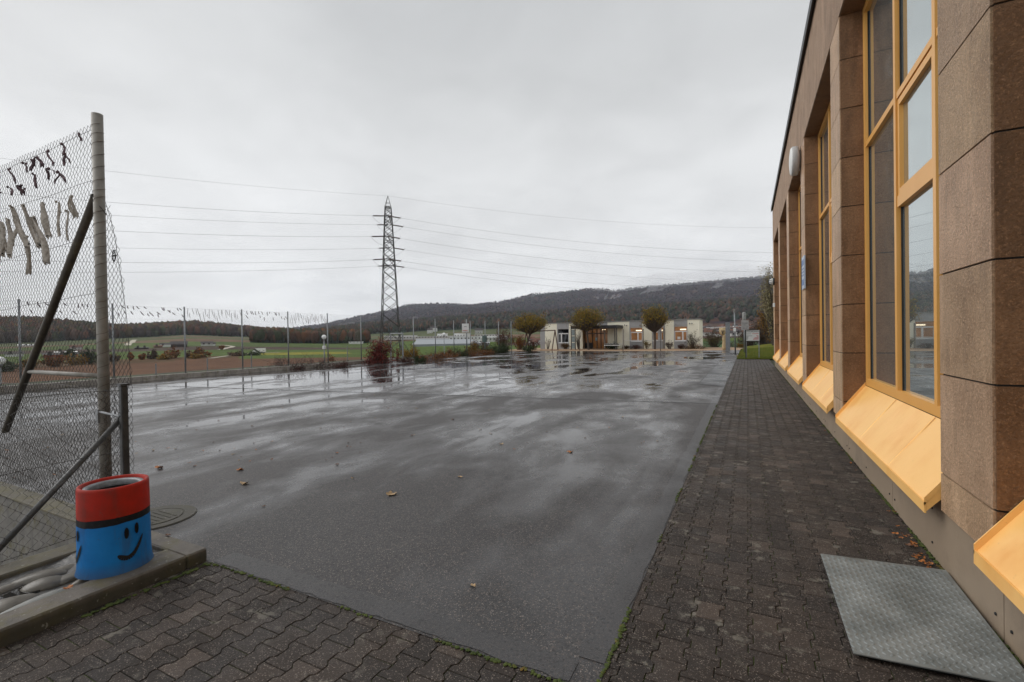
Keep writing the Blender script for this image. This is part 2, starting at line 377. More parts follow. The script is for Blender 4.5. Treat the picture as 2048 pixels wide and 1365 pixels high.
def colx(X, Y):
    """which image column a map direction lies under (clamped outside the view)"""
    lat = X*math.cos(TH)+Y*math.sin(TH); dep = -X*math.sin(TH)+Y*math.cos(TH)
    a = np.arctan2(lat, dep); a = np.clip(a, -1.05, .92); return CXP+FPX*np.tan(a)
def terr(X, Y):
    X = np.asarray(X, float).ravel(); Y = np.asarray(Y, float).ravel(); r = np.hypot(X, Y); x = colx(X, Y)
    z = z_at(x, r)
    z = z + (fbm(X/60, Y/60, 3, 5)-.5)*np.clip((r-60)/400, 0, 1)*3
    # plateau of the school yard
    dx = np.maximum(0, np.maximum(-24.2-X, X-40)); dy = np.maximum(0, Y-62); d = np.hypot(dx, dy)
    s = np.clip(d/np.where(Y > 50, 40., 18.), 0, 1); s = s*s*(3-2*s)
    inside = d <= 0
    z = np.where(inside, -3., -.12-.25*np.clip(d/2, 0, 1)+(z+.37)*s)
    far = np.clip((r-1500)/1500, 0, 1)
    ridg = np.abs(fbm(X/420, Y/420, 4, 11)-.5)*2
    z = z - far*ridg*(60)*np.clip(1-np.abs(r-3300)/1500, 0, 1)*(r < 3900)
    z = z + far*(rng.random(len(z))-.5)*10
    return z
def z1(X, Y): return float(terr([X], [Y])[0])
def field_col(X, Y):
    r = np.hypot(X, Y); x = colx(X, Y); n = fbm(X/9, Y/9, 4, 3); n2 = fbm(X/40, Y/40, 3, 8)
    brown = np.array([.125, .063, .035]); green = np.array([.075, .112, .024]); dull = np.array([.085, .10, .045]); tan = np.array([.20, .13, .085])
    yel = np.array([.22, .20, .03]); dkb = np.array([.075, .05, .04]); scrub = np.array([.10, .06, .03]); dgreen = np.array([.045, .08, .035])
    C = np.tile(dull, (len(r), 1))
    def put(m, c): C[m] = c
    put(r < 150, brown)
    put((r >= 150) & (r < 176), scrub)
    put((r >= 176) & (r < 300), green)
    put((r >= 300) & (r < 360), dkb); put((r >= 360) & (r < 470), green*.9+.01)
    put((r >= 470) & (r < 540), tan*.8); put((r >= 540) & (r < 700), dull); put((r >= 700) & (r < 760) & (x > 300), tan*.7); put((r >= 760), dull*.95)
    put((x > 350) & (x < 1000) & (r > 135) & (r < 160), brown)
    put((x > 480) & (x < 1010) & (r > 150) & (r < 240), green*1.1)
    put((x > 520) & (x < 700) & (r > 185) & (r < 225), yel)
    put((x > 740) & (r < 150), scrub*.9)
    put((x > 740) & (x < 1010) & (r > 135) & (r < 420), green)
    put((x > 1010) & (r < 120), dgreen*1.0+.01)
    put((x > 1380) & (r >= 120) & (r < 230), dgreen*1.3); put((x > 1380) & (r >= 230) & (r < 330), green*1.1); put((x > 1380) & (r >= 330) & (r < 1000), dkb)
    C = C*(.72+.56*n[:, None])*(.85+.3*n2[:, None])
    return C
def wood_col(X, Y):
    r = np.hypot(X, Y); x = colx(X, Y)
    n = fbm(X/130, Y/130, 4, 21); n2 = fbm(X/35, Y/35, 3, 22); n3 = fbm(X/14, Y/14, 2, 23)
    base = np.array([.046, .032, .043]); rust = np.array([.075, .038, .026]); dark = np.array([.020, .030, .022]); och = np.array([.15, .10, .03])
    C = np.tile(base, (len(r), 1))*(.6+.8*n2[:, None])
    low = np.clip((2900-r)/1500, 0, 1)
    C = np.where((n2+.25*low > .66)[:, None], rust, C); C = np.where((n+.14*low > .60)[:, None] & (n3 > .3)[:, None], dark, C)
    C = np.where((n3 > .80)[:, None] & (n2 > .45)[:, None], och, C)
    return C
def ring_mesh(name, mat, r0, r1, nr, col, xs):
    rr = np.exp(np.linspace(math.log(r0), math.log(r1), nr)); az = np.arctan((xs-CXP)/FPX)
    A, R_ = np.meshgrid(az, rr); lat = R_*np.sin(A); dep = R_*np.cos(A)
    X = lat*math.cos(TH)-dep*math.sin(TH); Y = lat*math.sin(TH)+dep*math.cos(TH); Z = terr(X, Y)
    V = np.stack([X.ravel(), Y.ravel(), Z], 1); m, n = A.shape
    i = np.arange(m*n).reshape(m, n); F = np.stack([i[:-1, :-1].ravel(), i[:-1, 1:].ravel(), i[1:, 1:].ravel(), i[1:, :-1].ravel()], 1)
    me = bpy.data.meshes.new(name); me.vertices.add(len(V)); me.vertices.foreach_set('co', V.ravel())
    me.loops.add(F.size); me.loops.foreach_set('vertex_index', F.ravel()); me.polygons.add(len(F))
    me.polygons.foreach_set('loop_start', np.arange(0, F.size, 4)); me.polygons.foreach_set('loop_total', np.full(len(F), 4))
    me.update(calc_edges=True); me.validate()
    C = np.ones((len(V), 4)); C[:, :3] = col(V[:, 0], V[:, 1]); a = me.color_attributes.new('tone', 'FLOAT_COLOR', 'POINT'); a.data.foreach_set('color', C.ravel())
    me.materials.append(mat); ob = bpy.data.objects.new(name, me); scene.collection.objects.link(ob); return struct(ob)
xs_f = np.concatenate([np.linspace(-700, -60, 30), np.arange(-50, 1720, 5), np.linspace(1730, 2300, 20)])
ring_mesh('fields', MT['field'], 22, 960, 150, field_col, xs_f)
ring_mesh('wooded_hill', MT['canopy'], 955, 2320, 60, wood_col, xs_f)
xs_m = np.concatenate([np.linspace(-700, 380, 30), np.arange(385, 1680, 2.), np.linspace(1690, 2300, 20)])
ring_mesh('mountain', MT['canopy'], 2300, 5400, 90, wood_col, xs_m)
# ---------------- woods (nobody could count these)
def wood(name, label, x0, x1, rfun, n, hfun, pal, sub=1, oct_=False, conif=.3, keep=None, wf=.38):
    mb = MB(); g = np.random.default_rng(abs(hash(name)) % 1000 if False else len(name)*31+n); V = []; F = []; C = []; off = 0
    bv, bf = ICO[1]; bf = np.array(bf)
    ov = np.array([(1, 0, 0), (-1, 0, 0), (0, 1, 0), (0, -1, 0), (0, 0, 1.), (0, 0, -1)]); of = np.array([(0, 2, 4), (2, 1, 4), (1, 3, 4), (3, 0, 4), (2, 0, 5), (1, 2, 5), (3, 1, 5), (0, 3, 5)])
    cv = np.array([(math.cos(a), math.sin(a), -.6) for a in np.arange(6)*math.pi/3]+[(0, 0, 1.6)]); cf = np.array([(i, (i+1) % 6, 6) for i in range(6)])
    xs = g.uniform(x0, x1, n); us = g.random(n); ks = g.random(n)
    for i in range(n):
        r = rfun(xs[i], us[i]); a = math.atan((xs[i]-CXP)/FPX); lat, dep = r*math.sin(a), r*math.cos(a)
        X, Y = lat*math.cos(TH)-dep*math.sin(TH), lat*math.sin(TH)+dep*math.cos(TH)
        if keep and not keep(X, Y): continue
        z = z1(X, Y); h = hfun(r)*g.uniform(.7, 1.25); c = np.array(pal[int(g.integers(len(pal)))])*g.uniform(.7, 1.3)
        if ks[i] < conif: v = cv*np.array([h*.2, h*.2, h*.42]); f = cf; z += h*.25; c = np.array([.018, .027, .02])*g.uniform(.7, 1.4)
        elif oct_: v = ov*(1+g.uniform(-.3, .3, (6, 1)))*np.array([h*.45, h*.45, h*.5]); f = of; z += h*.35
        else: v = bv*(1+g.uniform(-.28, .28, (len(bv), 1)))*np.array([h*wf, h*wf, h*.48]); f = bf; z += h*.5
        V.append(v+np.array([X, Y, z])); F.append(f+off); C.append(np.tile(c, (len(v), 1))); off += len(v)
    V = np.concatenate(V); F = np.concatenate(F); C = np.concatenate(C)
    me = bpy.data.meshes.new(name); me.vertices.add(len(V)); me.vertices.foreach_set('co', V.ravel()); me.loops.add(F.size); me.loops.foreach_set('vertex_index', F.ravel())
    me.polygons.add(len(F)); me.polygons.foreach_set('loop_start', np.arange(0, F.size, 3)); me.polygons.foreach_set('loop_total', np.full(len(F), 3)); me.update(calc_edges=True)
    C4 = np.ones((len(V), 4)); C4[:, :3] = C; a = me.color_attributes.new('tone', 'FLOAT_COLOR', 'POINT'); a.data.foreach_set('color', C4.ravel())
    me.materials.append(MT['canopy']); ob = bpy.data.objects.new(name, me); scene.collection.objects.link(ob)
    return tag(ob, label, 'wood', kind='stuff')
AUT = [(.075, .042, .032), (.11, .05, .032), (.06, .046, .036), (.05, .036, .034), (.085, .06, .026), (.04, .048, .024)]
DK = [(.07, .045, .035), (.05, .045, .03), (.12, .055, .028), (.045, .055, .028)]
wood('hill_wood', 'autumn wood covering the low hill behind the green meadows', -60, 570, lambda x, u: 905+u*430, 7000, lambda r: 15, AUT, conif=.28, wf=.29)
wood('edge_wood', 'dark mixed wood at the edge of the bright green field', 505, 735, lambda x, u: 455+u*(110 if x > 530 else 40), 2600, lambda r: 10.5, DK+[(.09, .045, .03)], conif=.4, wf=.30)
wood('valley_wood', 'dark tree belt at the foot of the long mountain', 640, 1640, lambda x, u: 980+u*900, 4200, lambda r: 15, [(.06, .042, .036), (.045, .042, .032), (.085, .045, .028), (.04, .045, .028), (.05, .035, .03)], oct_=True, conif=.42)
wood('mountain_wood', 'purple brown leafless forest on the long mountain', 540, 1640, lambda x, u: 2000+u**.8*2030, 15000, lambda r: 13,
     [(.044, .031, .041), (.038, .029, .040), (.060, .036, .038), (.032, .029, .040)], oct_=True, conif=.14)
# ================================================================== YARD
def face_sheet(name, poly, z, mat, kind='structure'):
    import bmesh
    bm = bmesh.new(); vs = [bm.verts.new((p[0], p[1], z)) for p in poly]; f = bm.faces.new(vs); bmesh.ops.triangulate(bm, faces=[f])
    me = bpy.data.meshes.new(name); bm.to_mesh(me); bm.free()
    if me.polygons[0].normal.z < 0: me.flip_normals()
    me.materials.append(mat); o = bpy.data.objects.new(name, me); scene.collection.objects.link(o); return struct(o)
face_sheet('yard_asphalt', [(-.66, 2.12), (-.66, 33.3), (-.66, 51.2), (-8.7, 48.3), (-21, 48.3), (-24.2, 48), (-26.2, 44), (-27, 40), (-26, 35), (-24.6, 30.5), (-23.4, 27.9), (-23.6, 27.2), (-23.6, 2.16), (-4.7, 2.16), (-4.7, 2.14), (-3.76, 2.12)], 0, MT['asphalt'])
g1 = MB(); g1.quad((-3.7, -30, -.06), (35, -30, -.06), (35, 62, -.06), (-3.7, 62, -.06)); g1.quad((-29, 47, -.06), (-3.7, 47, -.06), (-3.7, 62, -.06), (-29, 62, -.06)); g1.quad((-30, 2.2, -.06), (-3.7, 2.2, -.06), (-3.7, 47, -.06), (-30, 47, -.06))
struct(g1.build('ground', MT['joint']))
face_sheet('mulch_strip', [(-.66, 51.25), (-.45, 58), (-1.5, 62), (-29, 62), (-27.5, 52), (-24.3, 48.05), (-21, 48.35), (-8.7, 48.35)], -.02, MT['sand'])
# smoother asphalt bands along the paving, patch and joints
def wav(p, q, wd, z, name, mat, n=60, amp=.02, seed=1):
    g = np.random.default_rng(seed); mb = MB(); p = np.array(p, float); q = np.array(q, float); d = (q-p)/np.linalg.norm(q-p); nrm = np.array([-d[1], d[0]])
    V = []
    for i in range(n+1):
        c = p+(q-p)*i/n; a = c+nrm*(wd/2+g.uniform(-amp, amp)); b = c-nrm*(wd/2+g.uniform(-amp, amp)); V += [(a[0], a[1], z), (b[0], b[1], z)]
    mb.add(V, [(2*i, 2*i+1, 2*i+3, 2*i+2) for i in range(n)]); return struct(mb.build(name, mat))
wav((-.745, 2.33), (-.745, 16.0), .15, .003, 'asphalt_band', MT['asphalt_smooth'], 120, .012, 2)
wav((-3.7, 2.22), (-.8, 2.22), .17, .003, 'asphalt_band', MT['asphalt_smooth'], 40, .012, 3)
MT['crack'] = simple('joint_filler', (.022, .021, .02), .5)
wav((-24, 9.55), (-.67, 12.2), .06, .005, 'yard_joint', MT['crack'], 300, .012, 4)
wav((-23.6, 30.6), (-.67, 31.5), .06, .005, 'yard_joint', MT['crack'], 200, .012, 5)
wav((-23.6, 22.0), (-1.6, 23.4), .04, .005, 'yard_joint', MT['crack'], 200, .012, 6)
face_sheet('asphalt_patch', [(-1.48, 16.75), (-.67, 16.2), (-.67, 29.3), (-1.48, 29.0)], .0065, asphalt('newer_asphalt', (.036, .036, .038), True))
wav((-1.49, 16.8), (-1.49, 29), .03, .009, 'patch_seam', MT['crack'], 60, .004, 7); wav((-1.5, 16.76), (-.67, 16.2), .03, .010, 'patch_seam', MT['crack'], 12, .004, 8)
wav((-1.5, 29.0), (-.67, 29.3), .05, .010, 'patch_seam', MT['crack'], 12, .004, 9)
# puddles
MT['water'] = NT('puddle_water').set(Base_Color=(.03, .028, .026), Roughness=.02, IOR=1.6).m
def puddle(px, py, wpx, hpx, seed):
    a = onz(px, py); g = np.random.default_rng(seed); l = onz(px-wpx/2, py); r = onz(px+wpx/2, py); u = onz(px, py-hpx/2); d = onz(px, py+hpx/2)
    e1 = (r-l)/2; e2 = (u-d)/2; P = []
    ph = g.uniform(0, 6.28, 4)
    for k in range(48):
        t = 2*math.pi*k/48; rr = 1+.22*math.sin(2*t+ph[0])+.16*math.sin(3*t+ph[1])+.12*math.sin(5*t+ph[2])+.07*math.sin(9*t+ph[3])
        q = a+e1*math.cos(t)*rr+e2*math.sin(t)*rr; P.append((q[0], q[1]))
    return face_sheet('puddle', P, .011, MT['water'])
for i, p in enumerate([(1425, 710.6, 44, 3.4), (1420, 716.5, 50, 5), (1378, 716.5, 28, 3.6), (1330, 713, 16, 2), (1140, 706.8, 24, 2), (1190, 707, 60, 1.6), (1020, 735, 62, 4), (1062, 732, 30, 2.4), (1175, 727.5, 44, 2),
                       (1165, 739, 30, 2.4), (1188, 730.5, 26, 1.6), (960, 718, 40, 2), (920, 723, 40, 2), (765, 762, 40, 3.5), (745, 751, 30, 2), (1012, 756, 20, 2.6), (1290, 712, 20, 1.4), (860, 727, 40, 2), (1240, 711, 26, 1.6), (1100, 716, 30, 1.6)]):
    puddle(*p, i+50)
# ---------------- interlocking pavers
def pavers(name, x0, x1, y0, y1, seed, keep=lambda x, y: True):
    g = np.random.default_rng(seed); V = []; F = []; C = []; off = 0
    w, l, e, gap = .153, .186, .013, .0024
    i0, i1 = int(round(x0/w)), int(round(x1/w))
    t = np.array([0, .19, .31, .69, .81, 1.]); s = np.array([e, e, -e, -e, e, e])
    for i in range(i0, i1):
        cx = (i+.5)*w; ph = (i % 2)*.5
        for j in range(int(y0/l)-1, int(y1/l)+2):
            ys = (j+ph)*l
            if ys < y0-.02: continue
            if ys+l > y1+.17: continue
            if not keep(cx, ys+l/2): continue
            hw = w/2; near = math.hypot(cx, ys) < 9
            dz = -.004+max(-.0015, min(.0015, g.normal(0, .0008))); tilt = g.normal(0, .003, 2); tone = g.random()**1.4*.85 if g.random() > .10 else g.uniform(1.1, 1.7)
            def ring(ins, z):
                L_ = [(cx-hw-s[k]+gap+ins, ys+t[k]*l+(gap+ins if k == 0 else (-gap-ins if k == 5 else 0))) for k in range(6)]
                R_ = [(cx+hw+s[k]-gap-ins, ys+t[k]*l+(gap+ins if k == 0 else (-gap-ins if k == 5 else 0))) for k in range(5, -1, -1)]
                return [(p[0], p[1], z+dz+tilt[0]*(p[0]-cx)+tilt[1]*(p[1]-ys-l/2)) for p in R_[::-1]+L_[::-1]]
            rings = [ring(0, -.018), ring(0, -.002), ring(.003, 0.001)] if near else [ring(0, -.012), ring(.002, .001)]
            n = 12; m = len(rings)
            for q in rings: V += q
            F.append(tuple(off+(m-1)*n+k for k in range(n)))
            for a in range(m-1):
                for k in range(n): F.append((off+a*n+k, off+a*n+(k+1) % n, off+(a+1)*n+(k+1) % n, off+(a+1)*n+k))
            C += [tone]*(m*n); off += m*n
    mb = MB(); mb.v = V; mb.f = F; mb.c = C; return struct(mb.build(name, MT['paver']))
pavers('paved_path', -.77, 1.23, 2.1, 33.3, 1)
pavers('front_paving', -3.9, 1.23, -1.5, 2.23, 2, lambda x, y: True)
BZ = -.0095; b = MB(); b.quad((-3.76, -2, BZ), (1.24, -2, BZ), (1.24, 2.118, BZ), (-3.76, 2.118, BZ)); b.quad((-.70, 2.118, BZ), (1.24, 2.118, BZ), (1.24, 33.3, BZ), (-.70, 33.3, BZ))
struct(b.build('paving_bed', MT['joint']))
# moss and debris along the edges
def mosses(name, label, segs, n, size, seed):
    g = np.random.default_rng(seed); mb = MB()
    for (a, b_, wd) in segs:
        a = np.array(a); b_ = np.array(b_); k = int(n*np.linalg.norm(b_-a))
        for i in range(k):
            p = a+(b_-a)*g.random(); 
            if vnoise(np.array([p[0]*4+seed]), np.array([p[1]*4]), 4)[0] < .5: continue
            sz = size*g.uniform(.4, 1.3); mb.blob((p[0]+g.normal(0, wd/2), p[1]+g.normal(0, wd/2), .001), (sz, sz, sz*.45), .3, int(g.integers(1e6)), 1)
    return tag(mb.build(name, MT['moss']), label, 'moss', kind='stuff')
mosses('moss', 'green moss strips between asphalt and paving', [((-3.7, 2.115), (-.7, 2.115), .012), ((-.665, 2.2), (-.665, 12), .012), ((1.215, 2.5), (1.215, 30), .012)], 110, .011, 1)
mosses('kerb_weeds', 'small green weeds along the foot of the kerb', [((-3.70, .2), (-3.70, 2.1), .02)], 120, .014, 2)
# ================================================================== LEFT FOREGROUND: kerb, gutter, pit
kb = MB()
kb.bbox((-3.98, -2, -.05), (-3.76, 1.98, .10), .012); kb.bbox((-4.72, 1.98, -.05), (-3.762, 2.13, .099), .012)
kb.bbox((-4.03, 1.86, -.05), (-3.982, 1.979, .097), .004)
struct(kb.build('kerb', MT['kerb']))
k2 = MB(); k2.bbox((-4.86, -2, -1.5), (-4.64, 1.95, .10), .012); struct(k2.build('inner_kerb', MT['kerb_moss']))
w2 = MB(); w2.bbox((-30, 1.97, -1.5), (-4.725, 2.155, .07), .012); struct(w2.build('pit_wall', MT['pit']))
wt = MB(); wt.bbox((-30, 1.955, .0701), (-4.73, 2.15, .095), .01); struct(wt.build('wall_coping', MT['kerb_moss']))
pf = MB(); pf.quad((-30, -6, -1.4), (-4.8, -6, -1.4), (-4.8, 2, -1.4), (-30, 2, -1.4)); struct(pf.build('pit_floor', MT['pit']))
gut = thing('stone_gutter', (-4.3, .9, 0), 'shallow gutter of rounded stones set in mortar beside the painted bin', 'gutter')
bm_ = MB(); n_ = 40
V = []; F = []
for i in range(13):
    for j in range(81):
        x = -4.64+.66*i/12; y = -2+3.98*j/80
        zz = .030+.035*abs(i/6-1)**2+.018*(fbm(np.array([x*9]), np.array([y*9]), 3, 9)[0]-.5) + (.03 if y > 1.5 else 0)*min(1, (y-1.5)/.2 if y > 1.5 else 0)
        V.append((x, y, zz))
F = [(i*81+j, (i+1)*81+j, (i+1)*81+j+1, i*81+j+1) for i in range(12) for j in range(80)]
bm_.add(V, F); MT['mortar'] = NT('wet_mortar').set(Roughness=.22).m
t = NT('wet_mortar'); t.set(Base_Color=t.mix(t.mr(t.noise(7, 5), .3, .7), (.07, .066, .062), (.13, .125, .12)), Roughness=t.mr(t.noise(4, 3), .35, .6, .08, .5), Normal=t.bump(t.noise(25, 4), .3, .01)); MT['mortar'] = t.m
bm_.build('mortar_bed', MT['mortar'], gut, True)
t = NT('river_stone'); t.set(Base_Color=t.mix(t.mr(t.noise(6, 5), .3, .7), (.085, .075, .06), (.20, .18, .15)), Roughness=.38, Normal=t.bump(t.noise(50, 4), .2, .004)); MT['rstone'] = t.m
t = NT('pale_river_stone'); t.set(Base_Color=t.mix(t.mr(t.noise(9, 5), .3, .7), (.17, .175, .165), (.26, .26, .24)), Roughness=.4); MT['pstone'] = t.m
for i, (px, py, a, b_, hh, rot, m) in enumerate([(70, 1205, .19, .062, .05, 1.62, 'pstone'), (75, 1155, .15, .07, .06, 1.2, 'rstone'), (90, 1168, .12, .06, .06, 1.3, 'rstone'), (15, 1210, .13, .09, .06, 1.5, 'rstone'),
        (10, 1178, .10, .05, .05, 1.6, 'rstone'), (135, 1155, .09, .05, .045, 1.5, 'rstone'), (120, 1140, .08, .05, .04, 1.5, 'rstone'), (165, 1160, .06, .04, .03, 1.4, 'rstone'), (30, 1245, .1, .05, .03, 1.6, 'rstone'), (-60, 1230, .12, .07, .05, 1.5, 'rstone')]):
    c = onz(px, py, .05); mb = MB(); vs, fs = ICO[3]
    V = vs.copy(); V *= (1+.08*np.sin(vs[:, [0]]*3+i)+.06*np.cos(vs[:, [1]]*4+2*i)); V = V*np.array([a*1.12, b_*1.15, hh*.8]); cr, sr = math.cos(rot), math.sin(rot)
    V = np.stack([V[:, 0]*cr-V[:, 1]*sr+c[0], V[:, 0]*sr+V[:, 1]*cr+c[1], V[:, 2]+.035], 1); mb.add(V, fs); mb.build('stone', MT[m], gut, True)
wq = MB(); c = onz(60, 1178, .04); wq.prism([(c[0]+.18*math.sin(k*.5)*.55, c[1]+.2*math.cos(k*.5)) for k in range(12)][::-1], .03, .047); wq.build('water', MT['water'], gut)
# manhole cover beside the kerb
mc = onz(310, 1037); man = thing('manhole_cover', (mc[0], mc[1], 0), 'round concrete manhole cover beside the painted bin', 'manhole cover')
mb = MB(); mb.lathe([(.34, .004), (.33, .012), (.24, .012), (.235, .006), (.225, .006), (.22, .014), (.001, .014)], (mc[0], mc[1], 0), 40); mb.build('concrete_ring', MT['kerb'], man)
mb = MB()
for k in range(5): mb.box((mc[0]-.15, mc[1]-.10+k*.05, .0141), (mc[0]+.15, mc[1]-.085+k*.05, .018))
mb.build('rib', MT['kerb'], man)
# ---------------- painted bin
BC = (-4.09, 1.68, .10); BR, BH = .206, .60
binT = thing('litter_bin', BC, 'round concrete bin painted red above blue with black smiling faces', 'litter bin')
t = NT('painted_concrete'); sz = t.N.new('ShaderNodeSeparateXYZ'); t.L.new(t.pos, sz.inputs[0])
hz_ = t.math('ADD', sz.outputs[2], t.math('MULTIPLY', t.noise(7, 3), .018))
red = t.mix(t.mr(t.noise(9, 6), .35, .7), (.42, .014, .003), (.28, .016, .005)); blue = t.mix(t.mr(t.noise(5, 6), .3, .7), (.004, .13, .40), (.008, .19, .52))
band = t.mr(hz_, .10+BH*.585, .10+BH*.59); band2 = t.mr(hz_, .10+BH*.665, .10+BH*.67)
c = t.mix(band, blue, (.006, .006, .008)); c = t.mix(band2, c, red)
c = t.mix(t.mr(t.noise(16, 8, .75), .60, .72, 0, .6), c, (.07, .06, .05)); c = t.mix(t.mr(t.noise(3, 6, .6, .3, t.mapv((4, 4, .7))), .52, .75, 0, .45), c, (.05, .04, .035)); c = t.mix(t.mr(sz.outputs[2], .10, .19, .55, 0), c, (.05, .045, .03))
t.set(Base_Color=c, Roughness=.6, Normal=t.bump(t.noise(40, 5), .3, .006)); t.p.inputs['Specular IOR Level'].default_value = .25; MT['binpaint'] = t.m
mb = MB(); mb.lathe([(BR+.012, 0), (BR+.004, .03), (BR, .08), (BR-.004, BH-.02), (BR-.008, BH-.002), (BR-.018, BH), (BR-.028, BH-.006), (BR-.032, BH-.06), (BR-.032, .1)], BC, 64); mb.build('body', MT['binpaint'], binT, True)
mb = MB(); mb.lathe([(BR-.031, BH-.03), (BR-.038, BH-.018), (BR-.060, BH-.02), (BR-.066, BH-.03), (BR-.068, BH-.06)], BC, 48); mb.build('liner_rim', MT['steel'], binT, True)
mb = MB(); mb.lathe([(BR-.068, BH-.06), (BR-.08, BH-.5), (.001, BH-.5)], BC, 48); mb.build('liner', MT['blacksteel'], binT, True)
MT['blackpaint'] = simple('black_paint', (.008, .008, .009), .5, .3, 20)
vang = math.atan2(-BC[1], -BC[0])
def binpatch(mb, pts2, a0, wd):   # stroke on the cylinder: pts2 = (angle offset, z)
    rr = BR+.003
    for i in range(len(pts2)-1):
        (a1, z1_), (a2, z2_) = pts2[i], pts2[i+1]; w1, w2_ = wd[i], wd[i+1]
        def P(a, z): return (BC[0]+rr*math.cos(vang+a0+a), BC[1]+rr*math.sin(vang+a0+a), BC[2]+z)
        d = np.array([(a2-a1)*BR, z2_-z1_]); d /= max(1e-6, np.linalg.norm(d)); nx, nz = -d[1], d[0]
        mb.add([P(a1+nx*w1/BR, z1_+nz*w1), P(a1-nx*w1/BR, z1_-nz*w1), P(a2-nx*w2_/BR, z2_-nz*w2_), P(a2+nx*w2_/BR, z2_+nz*w2_)], [(0, 1, 2, 3), (3, 2, 1, 0)])
for a0 in (.40, -1.40, 2.1, 3.7):
    for ex in (-.10, .20):
        zz = .27 if ex < 0 else .285; mb = MB()
        binpatch(mb, [(ex, zz-.038+.076*k/6) for k in range(7)], a0, [.004, .0105, .013, .013, .013, .0105, .004]); mb.build('painted_eye', MT['blackpaint'], binT)
    mb = MB(); binpatch(mb, [(-.34+.74*k/14, .155-.055*math.sin(math.pi*min(1, (k/14)*.82+.12))*1.25+.085*(k/14)**2.2) for k in range(15)], a0, [.006, .013, .016, .016, .016, .015, .015, .015, .014, .012, .012, .011, .010, .008, .003])
    mb.build('painted_mouth', MT['blackpaint'], binT)
# ================================================================== NEAR TALL FENCE
FY = 2.10
def chain(name, mat, parent, P, U, ulen, zlo, zhi, cell, r, inside=lambda u, z: True, wob=.004, n=3, seed=0, zig=True):
    """chain link: zigzag wires along z, spaced cell along U, interlocked"""
    g = np.random.default_rng(seed); mb = MB(); P = np.array(P, float); U = np.array(U, float); Nn = np.array([-U[1], U[0], 0])
    h = cell/2; K = int((zhi-zlo)/h)
    for i in range(int(ulen/h)):
        run = []
        for k in range(K+1):
            u = i*h+(h/2 if (k+i) % 2 else -h/2)*.98+h*.5; z = zlo+k*h
            uu = u+wob*math.sin(z*7+i*.21)+wob*.8*math.sin(z*23+i)
            zz = z+wob*math.sin(u*9+k*.13)
            p = P+U*uu+Nn*(.0022 if k % 2 else -.0022)+np.array([0, 0, zz])
            if inside(u, z): run.append(p)
            else:
                if len(run) > 1: mb.tube(run, r, n, False)
                run = []
        if len(run) > 1: mb.tube(run, r, n, False)
    return mb.build(name, mat, parent)
POLX = -5.25
fen = thing('tall_fence', (POLX, FY, .09), 'tall near chain link fence on a thick round pole with slanting brace', 'fence')
mb = MB(); mb.tube([(POLX, FY, .05), (POLX, FY, 3.78)], .043, 24); mb.build('pole', MT['pole'], fen, True)
mb = MB(); gw = np.random.default_rng(4); jz = np.interp(np.arange(34*16+1)/16., np.arange(35), gw.uniform(-.03, .03, 35))
mb.tube([(POLX+.0455*math.cos(q*math.pi/8), FY+.0455*math.sin(q*math.pi/8), .3+q/16*.1+jz[q]) for q in range(34*16+1)], .0015, 4, False)
mb.build('wire_wrap', simple('rusty_tie_wire', (.07, .035, .02), .7), fen)
a_, b_ = ony(190, 396, FY), ony(4, 880, FY); dv = (b_-a_)/np.linalg.norm(b_-a_); 
mb = MB(); mb.tube([a_, a_+dv*4.2*(3.2/4.2)], .034, 18); brace = mb.build('brace', MT['darksteel'], fen, True)
mb = MB(); mb.tube([(a_[0]-.02, FY-.02, a_[2]+.02), (POLX, FY-.045, a_[2]+.0)], .014, 8); mb.build('bracket', MT['blacksteel'], fen)
mb = MB(); q = ony(52, 743, FY); mb.tube([(q[0], FY-.0, 1.41), (POLX-.035, FY, 1.40)], .021, 14); mb.build('cross_bar', MT['pole'], fen, True)
def in_tall(u, z):
    X = -9.9+u
    if X < POLX: return z < 3.77
    # narrow flap right of the pole
    e_ = np.interp(z, [.8, 1.33, 2.44, 2.95, 3.0], [-4.84, -4.84, -4.99, -5.17, -5.22]); return z < 2.98 and X < e_
chain('mesh', MT['wire'], fen, (-9.9, FY+.05, 0), (1, 0, 0), 5.1, .12, 3.80, .070, .0019, in_tall, .005, 3, 1)
mb = MB()
for (p1, p2) in (((190, 360), (0, 425)), ((192, 473), (0, 523)), ((195, 587), (120, 600)), ((190, 258), (0, 345))):
    A = ony(*p1, FY+.05); Bq = ony(*p2, FY+.05); D = (Bq-A)/np.linalg.norm(Bq-A); pts = [A+D*s_+np.array([0, 0, .006*math.sin(s_*5)]) for s_ in np.linspace(-.05, 4.6, 24)]; mb.tube(pts, .0022, 4, False)
mb.tube([ony(*p, FY+.05) for p in ((211, 405), (222, 440), (231, 482), (236, 520), (243, 560), (255, 650), (262, 772))], .0022, 4, False)
mb.tube([(POLX-.046, FY-.01, 3.02), (POLX-.01, FY-.047, 2.99), (POLX+.046, FY-.01, 2.93), ony(213, 430, FY+.02)], .004, 5)
mb.build('tension_wire', MT['wire'], fen)
cq = ony(228, 512, FY+.05); mb = MB()
mb.tube([(cq[0]+.022*math.cos(k*math.pi/8)*(1.0), cq[1], cq[2]+.052*math.sin(k*math.pi/8)) for k in range(17)], .005, 6)
mb.tube([(cq[0]-.035, cq[1], cq[2]), (cq[0]+.035, cq[1], cq[2])], .007, 6); mb.build('turnbuckle', MT['blacksteel'], fen, True)
